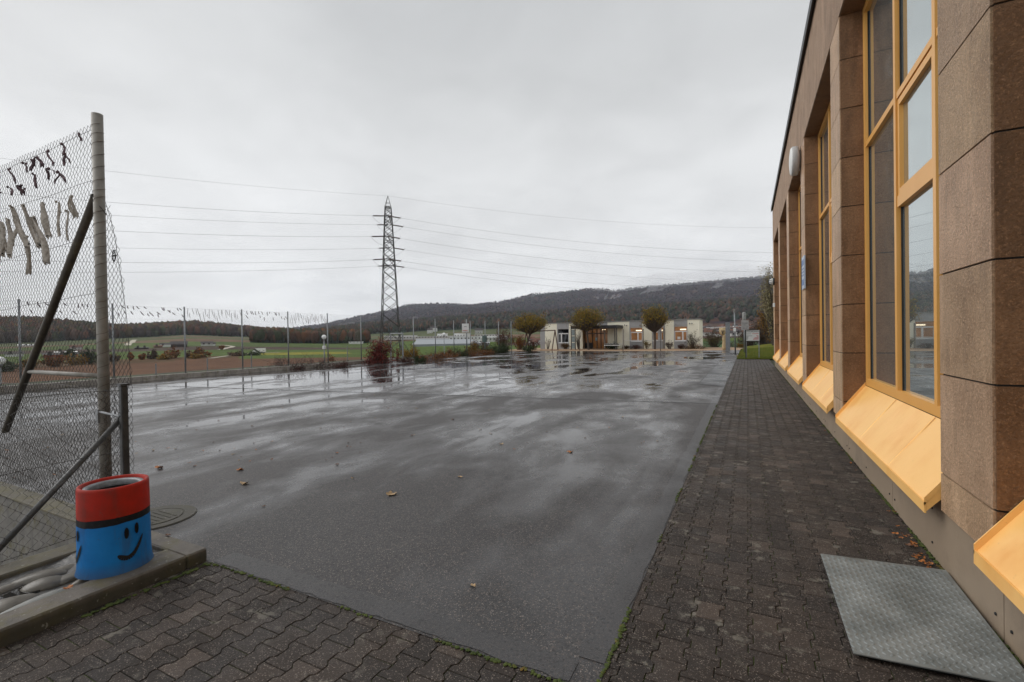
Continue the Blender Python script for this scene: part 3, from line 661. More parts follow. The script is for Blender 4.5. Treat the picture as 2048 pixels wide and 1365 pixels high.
# lower fence along the gutter
PX, PY = -4.86, 2.08
lf = thing('low_fence', (PX, PY, .09), 'low chain link fence with square grey post behind the painted bin', 'fence')
mb = MB(); mb.bbox((PX-.026, PY-.026, .08), (PX+.026, PY+.026, 1.325), .006); mb.box((PX-.034, PY-.034, 1.326), (PX+.034, PY+.034, 1.345)); mb.build('post', MT['darkpost'] if 'darkpost' in MT else simple('dark_grey_post', (.055, .055, .055), .45, .2, 10, metal=.4), lf)
A = onx(246, 834, PX-.05); Bq = onx(0, 1095, PX-.05); D = (Bq-A); mb = MB(); mb.tube([A, A+D*1.25], .023, 14); mb.build('brace', MT['steel_dull'] if 0 else simple('grey_brace', (.10, .10, .10), .5, .2, 12, metal=.4), lf, True)
mb = MB(); mb.tube([A, (PX-.0, PY-.03, A[2]+.03)], .012, 8); mb.tube([(POLX, FY-.04, 1.08), (PX-.02, PY-.02, 1.06)], .011, 8); mb.box((POLX-.02, FY-.055, .98), (POLX+.015, FY-.04, 1.1)); mb.build('bracket', MT['steel'], lf)
chain('mesh', MT['wire'], lf, (PX, -1.2, 0), (0, 1, 0), 3.26, -.02, 1.30, .070, .0019, lambda u, z: z > .10 and z < 1.29, .014, 3, 2)
chain('mesh', MT['wire'], lf, (-9.5, FY-.02, 0), (1, 0, 0), 4.62, .1, 1.30, .070, .0019, lambda u, z: z > .1 and z < 1.28+.02*math.sin(u*2), .014, 3, 5)
mb = MB()
for z in (1.29, .75, .13): mb.tube([(PX, y, z+.012*math.sin(y*4+z)) for y in np.linspace(-1.2, PY, 16)], .0022, 4, False)
for z in (1.285, .72): mb.tube([(x, FY-.02, z+.015*math.sin(x*3+z)) for x in np.linspace(-9.5, PX, 20)], .0022, 4, False)
mb.tube([(PX+.03, PY-.03, .12+.061*k+(.03 if k % 2 else 0)) if k % 2 else (PX+.036, PY+.02, .12+.061*k) for k in range(20)], .0025, 4); mb.build('tension_wire', MT['wire'], lf)
# ---------------- rags tied to the near fence
def cloth(P0, P1, wd, seed, thick=.003, fan=1.):
    """a limp strip from a knot at P0 down to P1"""
    g = np.random.default_rng(seed); P0 = np.array(P0, float); P1 = np.array(P1, float); mb = MB(); n = 12; m = 5
    ax = np.array([1., 0, 0]); nn_ = np.array([0, -1., 0]); ph = g.uniform(0, 6.28, 3); V = []
    for side in (0, 1):
        for i in range(n+1):
            t_ = i/n; ww = wd*(.22+.78*min(1, t_*2.4)**.8)*(1+.18*math.sin(5*t_+ph[0]))*fan
            c = P0+(P1-P0)*t_+ax*.012*math.sin(4*t_+ph[1])+nn_*(.015+.015*math.sin(3*t_+ph[2]))
            for j in range(m):
                s_ = j/(m-1)-.5; jag = (g.uniform(-.04, .01) if i == n else 0)
                V.append(c+ax*ww*s_+nn_*(.22*wd*math.sin(s_*7+3*t_+ph[0])+side*thick)+np.array([0, 0, jag]))
    F = []; K = (n+1)*m
    for side in (0, 1):
        for i in range(n):
            for j in range(m-1):
                a = side*K+i*m+j; q = (a, a+1, a+m+1, a+m); F.append(q if side else q[::-1])
    for i in range(n):
        for j in (0, m-1): a = i*m+j; F.append((a, a+m, K+a+m, K+a))
    for j in range(m-1): F.append((n*m+j, n*m+j+1, K+n*m+j+1, K+n*m+j)); F.append((j, j+1, K+j+1, K+j))
    mb.add(V, F); k = P0+nn_*.015; mb.blob(k, (.012, .012, .016), .25, seed, 1)
    return mb
LONG = [(540, 605, 562, 745, 26), (548, 605, 580, 740, 22), (500, 710, 535, 915, 15), (430, 645, 472, 880, 22), (330, 655, 375, 895, 52), (262, 755, 350, 1080, 50), (190, 668, 290, 965, 38), (90, 675, 220, 960, 46), (215, 900, 222, 1160, 38),
        (62, 770, 92, 1035, 42), (140, 780, 125, 960, 26), (10, 790, 35, 1030, 46), (42, 830, 58, 1000, 20), (-5, 850, 15, 1070, 34), (-50, 860, -45, 1080, 44)]
SHORT = [(598, 145, 620, 178, 14), (470, 220, 498, 290, 18), (490, 290, 498, 362, 22), (492, 292, 520, 335, 12), (372, 270, 403, 358, 16), (290, 315, 312, 365, 28), (290, 318, 262, 370, 18), (245, 335, 250, 395, 26), (180, 358, 228, 418, 14), (182, 358, 220, 362, 10), (88, 400, 112, 488, 16),
         (256, 438, 296, 522, 22), (374, 400, 360, 462, 18), (372, 402, 402, 410, 12), (440, 425, 502, 488, 24), (435, 428, 438, 492, 14), (72, 535, 115, 578, 18), (170, 525, 162, 578, 34), (165, 540, 200, 545, 18), (5, 445, 12, 485, 22), (-2, 505, 5, 555, 20), (5, 570, 18, 622, 28)]
for k, (lst, nm, m, lab, cat, grp) in enumerate(((LONG, 'cloth_strip', 'rag', 'long limp beige cloth strip knotted to the near fence mesh', 'cloth strip', 'long beige cloth strips on the near fence'),
                                 (SHORT, 'cloth_scrap', 'rag_dark', 'small dark purple cloth scrap knotted high on the near fence mesh', 'cloth scrap', 'dark cloth scraps on the near fence'))):
    for i, (x0, y0, x1, y1, wd) in enumerate(lst):
        p0 = ony(x0*.2712, 230+y0*.2711, FY-.005); p1 = ony(x1*.2712, 230+y1*.2711, FY-.005)
        sc = (p0[1]*math.cos(TH)-p0[0]*math.sin(TH))/FPX*1.35
        mb = cloth(p0, p1, wd*.2712*sc, i+k*60); o = mb.build(nm, MT[m], None, True, org=p0); o_ = ['first', 'second', 'third', 'fourth', 'fifth', 'sixth', 'seventh', 'eighth', 'ninth', 'tenth', 'eleventh', 'twelfth', 'thirteenth', 'fourteenth', 'fifteenth', 'sixteenth', 'seventeenth', 'eighteenth', 'nineteenth', 'twentieth', 'twenty first', 'twenty second']
        rank = sorted(range(len(lst)), key=lambda q: -lst[q][0]).index(i); tag(o, ('long beige cloth strip' if k == 0 else 'small dark purple cloth scrap')+' on the near mesh, '+o_[rank]+' from the thick pole', cat, grp)
# ================================================================== FAR KERB AND FENCE
KX = -23.62
kb = MB()
ys = list(np.arange(2.2, 27.3, 3.13))
for i in range(len(ys)-1): kb.bbox((KX-.22, ys[i]+.006, -.6), (KX, ys[i+1]-.006, .22), .012)
fk = struct(kb.build('yard_kerb', MT['farkerb']))
FX = -23.76
ff = thing('yard_fence', (FX, 15, .2), 'long high mesh fence behind the concrete kerb of the yard', 'fence')
pys = [4.24, 7.05, 9.86, 12.65, 15.45, 18.2, 21.05, 23.9]
for y in pys:
    mb = MB(); mb.tube([(FX, y, -.3), (FX, y, 3.34)], .035, 10); mb.tube([(FX, y, 3.34), (FX, y, 3.36)], .038, 10); mb.build('post', MT['steel'], ff, True)
mb = MB(); ya, yb, za, zb, c = 2.2, 23.9, .25, 3.3, .075
for s_ in (1, -1):
    k = -4.
    L0 = []
    for q in np.arange(-4, 28, c):
        y0, z0, y1, z1_ = q, za, q+s_*(zb-za), zb
        lo, hi = min(y0, y1), max(y0, y1)
        t0, t1 = 0., 1.
        def cl(yv): return (yv-y0)/(y1-y0)
        if s_ > 0: t0 = max(0, cl(ya)); t1 = min(1, cl(yb))
        else: t0 = max(0, cl(yb)); t1 = min(1, cl(ya))
        if t1 > t0: mb.tube([(FX, y0+(y1-y0)*t0, za+(zb-za)*t0), (FX+.001*s_, y0+(y1-y0)*t1, za+(zb-za)*t1)], .0010, 3, False)
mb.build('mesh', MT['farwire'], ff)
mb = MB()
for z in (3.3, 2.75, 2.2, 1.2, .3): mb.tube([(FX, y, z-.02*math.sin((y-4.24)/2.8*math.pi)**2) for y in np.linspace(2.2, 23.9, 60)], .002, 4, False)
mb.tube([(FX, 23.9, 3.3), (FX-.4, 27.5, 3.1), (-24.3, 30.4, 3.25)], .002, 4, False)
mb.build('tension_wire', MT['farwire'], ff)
g = np.random.default_rng(5)
for bi, (ya, yb, n, L_, m, lab, grp, nm) in enumerate(((7.15, 9.7, 0, .22, 'rag_dark', 'tiny dark cloth scrap on the distant yard fence', 'dark cloth scraps on the distant yard fence', 'cloth_scrap'), (7.15, 9.7, 14, .18, 'rag_dark', 'thin grey cloth strip hanging on the distant yard fence', 'grey cloth strips on the distant yard fence', 'cloth_strip'),
        (9.95, 12.6, 22, .15, 'rag_dark', None, None, 'cloth_scrap'), (12.75, 15.4, 24, .42, 'rag', None, None, 'cloth_strip'), (15.55, 18.15, 18, .18, 'rag_dark', None, None, 'cloth_scrap'), (18.3, 21, 34, .42, 'rag', None, None, 'cloth_strip'))):
    long_ = m == 'rag'
    for i in range(n):
        y = ya+(yb-ya)*(i+g.uniform(.1, .9))/n; top = 3.29-g.choice([0, 0, .12, .22, .3]); ln = L_*g.uniform(.5, 1.2)
        p0 = np.array([FX+.01, y, top]); mb = MB(); wd = .018 if long_ else .034
        a = p0; b2_ = p0+np.array([0, g.uniform(.0, .14), -ln]); mid = (a+b2_)/2+np.array([.01, -.02, 0])
        mb.tube([a, mid, b2_], [wd*.4, wd*.6, wd*.4], 4)
        o = mb.build(nm, MT['rag_dark'], None, True, org=p0)
        tag(o, 'thin grey cloth strip hanging on the distant yard fence' if long_ else 'tiny dark cloth scrap tied on the distant yard fence', 'cloth strip' if long_ else 'cloth scrap', ('strips' if long_ else 'scraps')+' in fence bay %d' % (bi+1)); o['label'] = (('thin grey strip' if long_ else 'tiny dark scrap')+' on the yard fence, '+['right of the near pole', 'two bays left of the van', 'right of the near round pole', 'in the bay left of the van', 'in the bay above the van', 'in the bay left of the globe lamp'][bi])
# ball-fence posts without mesh beyond the kerb
protop = None
for i, (bx, by, ty) in enumerate([(828, 718, 635), (871.4, 712.5, 636), (908.3, 708.5, 638), (941.5, 706.5, 640), (971, 705, 641.5), (998, 703.5, 642.5), (1023, 703, 643)]):
    p = onz(bx, by); zt = atr(bx-1, ty, math.hypot(p[0], p[1]))[2]
    if protop is None:
        protop = thing('fence_post', (p[0], p[1], 0), 'x', 'post', 'grey posts along the far side of the yard')
        mb = MB(); mb.tube([(p[0], p[1], -.3), (p[0], p[1], zt)], .04, 10); mb.build('pole', MT['steel'], protop, True)
        mb = MB(); mb.tube([(p[0], p[1], zt), (p[0], p[1], zt+.06)], .055, 8); mb.build('cap', MT['steel_dull'], protop); o = protop
    else: o = copy_tree(protop, (p[0], p[1], 0))
    o['label'] = ['grey post just right of the small goal frame', 'grey post standing left of the second globe lamp', 'grey post between the globe lamp and the basketball board', 'grey post just right of the basketball board', 'grey post beside the small green box left of the dark green bushes',
                  'grey post over the dark green bushes', 'farthest grey post, left of the first round tree'][i]
# low outer posts in the brown field
lp = None
for i, (bx, ty, by, lab) in enumerate([(312, 729, 760, 'short grey post left of the second fence bay'), (415, 718, 752, 'short grey post low between two fence posts, in front of the brown field'), (503, 711, 745, 'short grey post left of the red twiggy shrub'), (695, 693, 730, 'short grey post beyond the dark red shrub')]):
    p = onx(bx, (ty+by)/2, FX-1.2 if i < 3 else FX-3)
    zt = onx(bx, ty, p[0])[2]; zb = zt-1.25
    if lp is None:
        lp = thing('field_post', (p[0], p[1], zt), lab, 'post', 'short posts outside the yard fence'); mb = MB(); mb.tube([(p[0], p[1], zb), (p[0], p[1], zt)], .028, 8); mb.build('stake', MT['steel'], lp)
        mb = MB(); mb.tube([(p[0], p[1], zt), (p[0], p[1], zt+.03)], .034, 8); mb.build('cap', MT['steel_dull'], lp)
    else: copy_tree(lp, (p[0], p[1], zt), lab)
# globe lamps
def globe(px, py, dep, rpx, zb, lab, box=False):
    c = atd(px, py, dep); r = rpx*dep/FPX*.93; t_ = thing('globe_lamp', (c[0], c[1], zb), lab, 'lamp', 'white globe lamps around the yard')
    mb = MB(); vs, fs = ICO[3]; mb.add(vs*r+c, fs); mb.build('globe', simple('opal_glass', (.86, .87, .86), .25, .02), t_, True)
    mb = MB(); mb.tube([(c[0], c[1], zb), (c[0], c[1], c[2]-r*.9)], .035, 10); mb.tube([(c[0], c[1], c[2]-r*1.2), (c[0], c[1], c[2]-r*.85)], r*.5, 12); mb.build('pole', MT['steel'], t_, True)
    if box: mb = MB(); mb.bbox((c[0]-.09, c[1]-.09, c[2]-.78), (c[0]+.09, c[1]+.09, c[2]-.58), .02); mb.build('collar', MT['white'], t_)
globe(648, 674.5, 30.5, 4.9, -.9, 'white globe lamp beside the yard fence, in front of the dark wood', True)
globe(888, 669, 44, 3.4, -1.5, 'white globe lamp in front of the distant white sheds')
globe(0, 722, 20, 9, -1.6, 'white globe lamp at the left edge, seen through the near mesh')
# goal frame, basketball board, swing, bars
gp1, gp2 = onz(782, 722), onz(806, 722)
gf = thing('goal_frame', tuple(gp1), 'small grey steel goal frame at the end of the concrete kerb', 'goal')
for p in (gp1, gp2): mb = MB(); mb.box((p[0]-.045, p[1]-.045, 0), (p[0]+.045, p[1]+.045, 2.02)); mb.build('post', MT['steel'], gf)
mb = MB(); mb.tube([(gp1[0], gp1[1], 2.065), (gp2[0], gp2[1], 2.065)], .045, 4); mb.tube([(gp1[0]-.05, gp1[1], 2.065), (gp2[0]+.05, gp2[1], 2.065)], .048, 6); mb.build('crossbar', MT['steel'], gf)
mb = MB(); mb.tube([(gp2[0], gp2[1], 1.5), (gp2[0]-.6, gp2[1]+2.2, -.1)], .02, 6); mb.build('stay', MT['steel'], gf)
bp = onz(934, 711); dep = -bp[0]*math.sin(TH)+bp[1]*math.cos(TH)
bh = thing('basketball_hoop', (bp[0], bp[1], 0), 'white basketball board with red ring on a grey post', 'basketball hoop')
mb = MB(); mb.tube([(bp[0], bp[1], 0), (bp[0], bp[1], 3.4)], .055, 10); mb.build('post', MT['steel'], bh, True)
v1 = np.array([math.cos(TH), math.sin(TH), 0]); fr = np.array([math.sin(TH), -math.cos(TH), 0])
def obox(mb, c, ux, uy, hx, hy, hz):
    c = np.array(c, float); uz = np.array([0, 0, 1.]); vs = [c+ux*a*hx+uy*b__*hy+uz*d*hz for d in (-1, 1) for (a, b__) in ((-1, -1), (1, -1), (1, 1), (-1, 1))]
    mb.add(vs, [(3, 2, 1, 0), (4, 5, 6, 7), (0, 1, 5, 4), (1, 2, 6, 5), (2, 3, 7, 6), (3, 0, 4, 7)])
s_ = dep/FPX; bc = np.array([bp[0], bp[1], 0])+fr*.35-v1*.07; zc_ = atd(932.5, 656.5, dep)[2]
mb = MB(); obox(mb, (bc[0], bc[1], zc_), v1, fr, 6.8*s_, .02, 8.6*s_); mb.build('backboard', MT['white'], bh)
mb = MB(); obox(mb, (bc[0], bc[1], zc_+2.6*s_)+fr*.025, v1, fr, 2.6*s_, .004, .35*s_); obox(mb, (bc[0], bc[1], zc_-4.6*s_)+fr*.025-v1*3*s_, v1, fr, .7*s_, .004, .5*s_); mb.build('marking', MT['blackpaint'], bh)
mb = MB(); rc = np.array([bc[0], bc[1], zc_-5*s_])+fr*.3; mb.tube([rc+v1*.22*math.cos(a)+fr*.22*math.sin(a) for a in np.linspace(0, 2*math.pi, 17)], .02, 6, False); MT['redsteel'] = simple('red_steel', (.5, .06, .03), .5)
mb.tube([rc-fr*.3, rc-fr*.2], .03, 6); mb.build('ring', MT['redsteel'], bh)
mb = MB(); mb.tube([(bp[0], bp[1], zc_), (bc[0], bc[1], zc_)], .03, 6); mb.build('arm', MT['steel'], bh)
# small green cabinet near the posts
p = onz(969, 706); mb = MB(); q = atr(969, 678, math.hypot(p[0], p[1])+.2); mb.bbox((q[0]-.22, q[1]-.15, q[2]-.35), (q[0]+.22, q[1]+.15, q[2]+.35), .02); mb.tube([(q[0], q[1], 0), (q[0], q[1], q[2]-.3)], .03, 6)
tag(mb.build('electric_box', simple('green_grey_paint', (.07, .11, .10), .5), None, org=(p[0], p[1], 0)), 'small green grey box hung on the post left of the dark green bushes', 'electric box')
# swing
MT['rustred'] = simple('dark_red_timber', (.085, .035, .025), .7, .3)
sw = thing('swing_frame', tuple(onz(1110, 701)), 'dark red A shaped swing frame left of the yellow building', 'swing')
for (fa, fb, top, tx) in ((1104, 1116, 661, 1110), (1046, 1058, 664, 1053)):
    A, B = onz(fa, 701.5), onz(fb, 700.5); C = atr(tx, top, math.hypot(A[0], A[1]))
    for P in (A, B): mb = MB(); mb.tube([P, C], .06, 6); mb.build('leg', MT['rustred'], sw)
A = atr(1053, 664, math.hypot(*onz(1046, 701.5)[:2])); B = atr(1111, 661, math.hypot(*onz(1104, 701.5)[:2])); mb = MB(); mb.tube([A, B], .06, 6); mb.build('top_beam', MT['rustred'], sw)
# exercise bars in front of the kindergarten
eb = thing('exercise_bars', tuple(onz(1286, 698)), 'row of wooden posts with steel bars in front of the yellow building', 'exercise bars')
MT['greywood'] = simple('grey_timber', (.26, .24, .21), .8, .2)
EP = [(1209.5, 660, 698.5), (1247, 659, 699.5), (1286.5, 658, 698), (1327.5, 657, 697.5), (1371.5, 655, 697)]
P3 = []
for (x, t_, b_) in EP:
    p = onz(x, b_); zt = atr(x, t_, math.hypot(p[0], p[1]))[2]; P3.append(p); mb = MB(); mb.tube([(p[0], p[1], 0), (p[0], p[1], zt)], .085, 8); mb.build('post', MT['greywood'], eb)
for i, yb in ((0, 688), (1, 681.5), (2, 682), (3, 663)):
    z = atr(EP[i][0], yb, math.hypot(P3[i][0], P3[i][1]))[2]; mb = MB(); mb.tube([(P3[i][0], P3[i][1], z), (P3[i+1][0], P3[i+1][1], z)], .028, 6); mb.build('bar', MT['white'], eb)
for i, (x, yt, lab) in enumerate(((1246, 693, 'thin dark pole end standing at the mulch edge below the second bar post'), (1321, 662, 'thin dark pole in front of the grey door panel of the yellow building'), (1159.5, 682, 'thin dark pole left of the brown entrance doors'))):
    p = onz(x, 701.8); mb = MB(); zt = atr(x, yt, math.hypot(p[0], p[1]))[2]; mb.tube([(p[0], p[1], 0), (p[0], p[1], zt)], .035, 6, r2=.03); mb.tube([(p[0], p[1], 0), (p[0], p[1], .05)], .07, 8); tag(mb.build('thin_pole', MT['darksteel'], None, org=p), lab, 'pole', 'thin dark poles at the yard edge')
# ================================================================== PYLON
PD = 140.; pc = atd(781.5, 700, PD); PB = np.array([pc[0], pc[1], 0]); GZ = -3.8
hd = lambda y: atd(778, y, PD)[2]
pyl = thing('pylon', (PB[0], PB[1], GZ), 'tall lattice steel electricity pylon behind the yard fence', 'pylon')
va = _f*np.array([1, 1, 0]); va /= np.linalg.norm(va); vl = np.array([va[1], -va[0], 0])      # away from the camera / to the right
rot = math.radians(9); aa = va*math.cos(rot)-vl*math.sin(rot); al = vl*math.cos(rot)+va*math.sin(rot)
ZT = hd(393); lev = [(GZ, 3.05), (hd(640), 2.35), (hd(520), 1.62), (hd(440), 1.08), (hd(415), .86)]
def hw(z): return float(np.interp(z, [l[0] for l in lev], [l[1] for l in lev]))
def cor(z, i): sx, sy = ((-1, -1), (1, -1), (1, 1), (-1, 1))[i]; h = hw(z); return PB+al*sx*h+aa*sy*h+np.array([0, 0, z])
for i in range(4):
    mb = MB(); mb.tube([cor(l[0], i) for l in lev], .15, 4, r2=.11); mb.tube([cor(lev[-1][0], i), PB+np.array([0, 0, ZT])], .08, 4); mb.build('leg', MT['lattice'], pyl)
mb = MB(); z = GZ; zz_ = [GZ]
while z < lev[-1][0]: z = min(lev[-1][0], z+hw(z)*1.55); zz_.append(z)
for a0, a1 in zip(zz_[:-1], zz_[1:]):
    for i in range(4):
        j = (i+1) % 4; mb.tube([cor(a0, i), cor(a1, j)], .075, 4, False); mb.tube([cor(a0, j), cor(a1, i)], .075, 4, False)
for zq in (hd(520), hd(533), hd(473), hd(484), hd(434), hd(443), lev[-1][0]):
    for i in range(4): mb.tube([cor(zq, i), cor(zq, (i+1) % 4)], .07, 4, False)
for k in (1, 2): 
    zq = lev[-1][0]+(ZT-lev[-1][0])*k/3; h = hw(lev[-1][0])*(1-k/3); cs = [PB+al*sx*h+aa*sy*h+np.array([0, 0, zq]) for sx, sy in ((-1, -1), (1, -1), (1, 1), (-1, 1))]
    if k == 1: [mb.tube([cs[i], cs[(i+1) % 4]], .05, 4, False) for i in range(4)]
mb.build('lattice_bracing', MT['lattice'], pyl)
ARMS = []   # near and far tips
for nm, yn, yf in (('top', 433, 451), ('middle', 473.5, 497), ('bottom', 519, 532)):
    hor_ = horz(778); a_n, a_f = hor_-yn, hor_-yf; k = (a_n-a_f)/(a_n+a_f); a = k*PD; z = HC+a_n*(PD-a)/FPX
    for s_, y_ in ((-1, yn), (1, yf)):
        tip = PB+aa*s_*a+np.array([0, 0, z]); mb = MB(); h = hw(z)
        for sx in (-1, 1):
            root = PB+al*sx*h+aa*s_*h*.9+np.array([0, 0, z]); up = root+np.array([0, 0, 1.9 if s_ < 0 else 1.9]); tp = tip+al*sx*.55
            mb.tube([root, tp], .12, 4); mb.tube([root-np.array([0, 0, 1.5]), tp], .10, 4)
            for q in (.33, .66): mb.tube([root+(tp-root)*q, root-np.array([0, 0, 1.5])+(tp-root+np.array([0, 0, 1.5]))*q], .05, 4)
        mb.tube([tip-al*.55, tip+al*.55], .07, 4); mb.build('cross_arm', MT['lattice'], pyl); ARMS.append((tip, y_))
# cables
def cable_pts(A, B, sag, ext, n=40):
    A = np.array(A); B = np.array(B); return [A+(B-A)*t_-np.array([0, 0, sag*4*t_*(1-t_)]) for t_ in np.linspace(0, ext, n)]
CW = [(393, 343, 442, 'earth'), (434, 405, 488, ''), (450, 431, 504.5, ''), (474, 462, 528, ''), (497, 496, 549, ''), (520, 525, 567.7, ''), (533, 545, 581.5, '')]
tips = [PB+np.array([0, 0, ZT])]+[t_[0] for t_ in ARMS]
names = ['topmost thin cable', 'second cable from the top', 'third cable from the top', 'middle cable', 'fifth cable from the top', 'second lowest cable', 'lowest cable']
for i, (y0, yl, yr, _) in enumerate(CW):
    tp = tips[i]; off_ = 0 if i == 0 else .6; ins = 0 if i == 0 else 3.4
    depth_tip = tp[1]*math.cos(TH)-tp[0]*math.sin(TH)
    for side, xq, yq, dq, ext in ((-1, 220, yl, depth_tip-40, 2.0), (1, 1200, yr, depth_tip+8, 2.2)):
        B = atd(xq, yq, dq); A = tp+al*off_*side; sg = 1.3 if side < 0 else 1.6
        # parabola through A and B that keeps sagging beyond B before rising again
        D = B-A; full = 3.2; pts = []
        for t_ in np.concatenate([np.linspace(0, 1, 20), np.linspace(1.05, ext, 20)]):
            bend = sg*1.6*(t_*t_-t_)     # extra curvature, zero at A and B
            pts.append(A+D*t_+np.array([0, 0, bend]))
        mb = MB()
        mb.tube(pts, .026 if i else .02, 4, False)
        if i:
            d0 = (pts[1]-pts[0])/np.linalg.norm(pts[1]-pts[0]); 
        o = mb.build('power_cable', MT['cable'], None, org=A)
        tag(o, names[i]+(' running left from the pylon' if side < 0 else ' running right from the pylon'), 'power cable', 'cables strung from the pylon')
        if i:
            mb = MB(); e_ = A+d0*ins; m2 = [A+d0*ins*k/14 for k in range(15)]; mb.tube(m2, [.12 if k % 2 else .24 for k in range(15)], 6); mb.build('insulator', MT['insul'], pyl)
    if i:
        A = tp; mb = MB(); L1 = A-al*4.2; R1 = A+al*4.2; mb.tube([L1+(R1-L1)*k/12-np.array([0, 0, 2.6*4*(k/12)*(1-k/12)]) for k in range(13)], .03, 4, False); mb.build('jumper_cable', MT['cable'], pyl)
# ================================================================== SCHOOL HALL (right)
P0Y, PITCHY, PW = 3.46, 4.56, .80
FXX = 1.20; WX = 1.50; ZH = 6.15; ZR = 7.86; Z0 = .43
NB = 6; YEND = P0Y+PITCHY*5+PW
hall = thing('school_hall', (FXX, 12, 0), 'long brown concrete hall with ochre windows along the paved path', 'building')
def piery(k): return P0Y+PITCHY*k
# joints are real gaps between blocks
zj = [Z0]+[.70+.69*k for k in range(8)]+[ZH]
for k in range(-1, 6):
    y0 = piery(k); mb = MB(); ms = MB(); ms2 = MB(); g = .006
    for a, b_ in zip(zj[:-1], zj[1:]):
        tb = random.uniform(.86, 1.14); mb.cur = (tb, tb*random.uniform(.97, 1.02), tb*random.uniform(.95, 1.03)); ms.cur = ms2.cur = tuple([random.uniform(.88, 1.12)]*3)
        mb.add(*[(lambda A, B: ([(A[0], A[1], A[2]), (B[0], A[1], A[2]), (B[0], B[1], A[2]), (A[0], B[1], A[2]), (A[0], A[1], B[2]), (B[0], A[1], B[2]), (B[0], B[1], B[2]), (A[0], B[1], B[2])],
               [(3, 2, 1, 0), (4, 5, 6, 7), (0, 1, 5, 4), (1, 2, 6, 5), (2, 3, 7, 6), (3, 0, 4, 7)]))((FXX, y0+.012, a+g), (FXX+.05, y0+PW-.012, b_-g))][0])
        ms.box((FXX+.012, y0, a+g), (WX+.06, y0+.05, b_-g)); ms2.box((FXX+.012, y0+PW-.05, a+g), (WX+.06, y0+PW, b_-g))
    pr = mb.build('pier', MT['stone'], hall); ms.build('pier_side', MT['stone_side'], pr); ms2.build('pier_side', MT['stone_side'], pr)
    mg = MB(); mg.box((FXX+.018, y0+.016, Z0+.01), (WX+.05, y0+PW-.016, ZH)); mg.build('joint', MT['grout'], pr)
# fascia blocks
mb = MB(); ys = [piery(-1)-3+1.14*k for k in range(60)]; ys = [y for y in ys if y < YEND-.5]+[YEND]
for a, b_ in zip(ys[:-1], ys[1:]): mb.box((FXX, a+.003, ZH+.012), (FXX+.30, b_-.003, ZR))
fa = mb.build('fascia', MT['fascia'], hall)
mb = MB(); mb.box((FXX+.02, ys[0], ZH+.02), (FXX+.28, YEND-.02, ZR-.02)); mb.build('joint', MT['grout'], fa)
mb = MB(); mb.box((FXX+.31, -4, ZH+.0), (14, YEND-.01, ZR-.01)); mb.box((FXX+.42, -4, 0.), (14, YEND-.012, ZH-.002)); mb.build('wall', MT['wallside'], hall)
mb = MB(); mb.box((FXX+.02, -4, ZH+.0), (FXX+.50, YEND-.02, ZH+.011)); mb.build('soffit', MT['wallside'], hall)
mb = MB(); mb.box((FXX-.05, -4, ZR+.003), (14.1, YEND+.05, ZR+.13)); mb.box((FXX-.07, -4, ZR-.05), (FXX-.045, YEND+.06, ZR+.145)); mb.build('roof_edge', MT['roofdark'], hall)
# plinth panels
px_j = [-2.2, 1.2, 3.44, 5.62, 7.8, 10.0, 12.2, 14.4, 16.6, 18.8, 21., 23.2, 25.4, YEND]
PLX = FXX+.03
for a, b_ in zip(px_j[:-1], px_j[1:]):
    mb = MB(); mb.box((PLX, a+.004, -.02), (PLX+.04, b_-.004, .60)); pl = mb.build('plinth_panel', MT['plinth'], hall)
    for y in (a+.09, b_-.09, (a+b_)/2):
        for z in (.10, .36): mb = MB(); mb.lathe([(.0001, -.007), (.008, -.006), (.010, 0.0)], (PLX-.001, y, z), 8, 'x'); mb.build('bolt', MT['blacksteel'], pl)
mb = MB(); mb.box((PLX+.041, -3, 0), (PLX+.2, YEND-.02, .58)); mb.build('plinth_core', MT['grout'], hall)
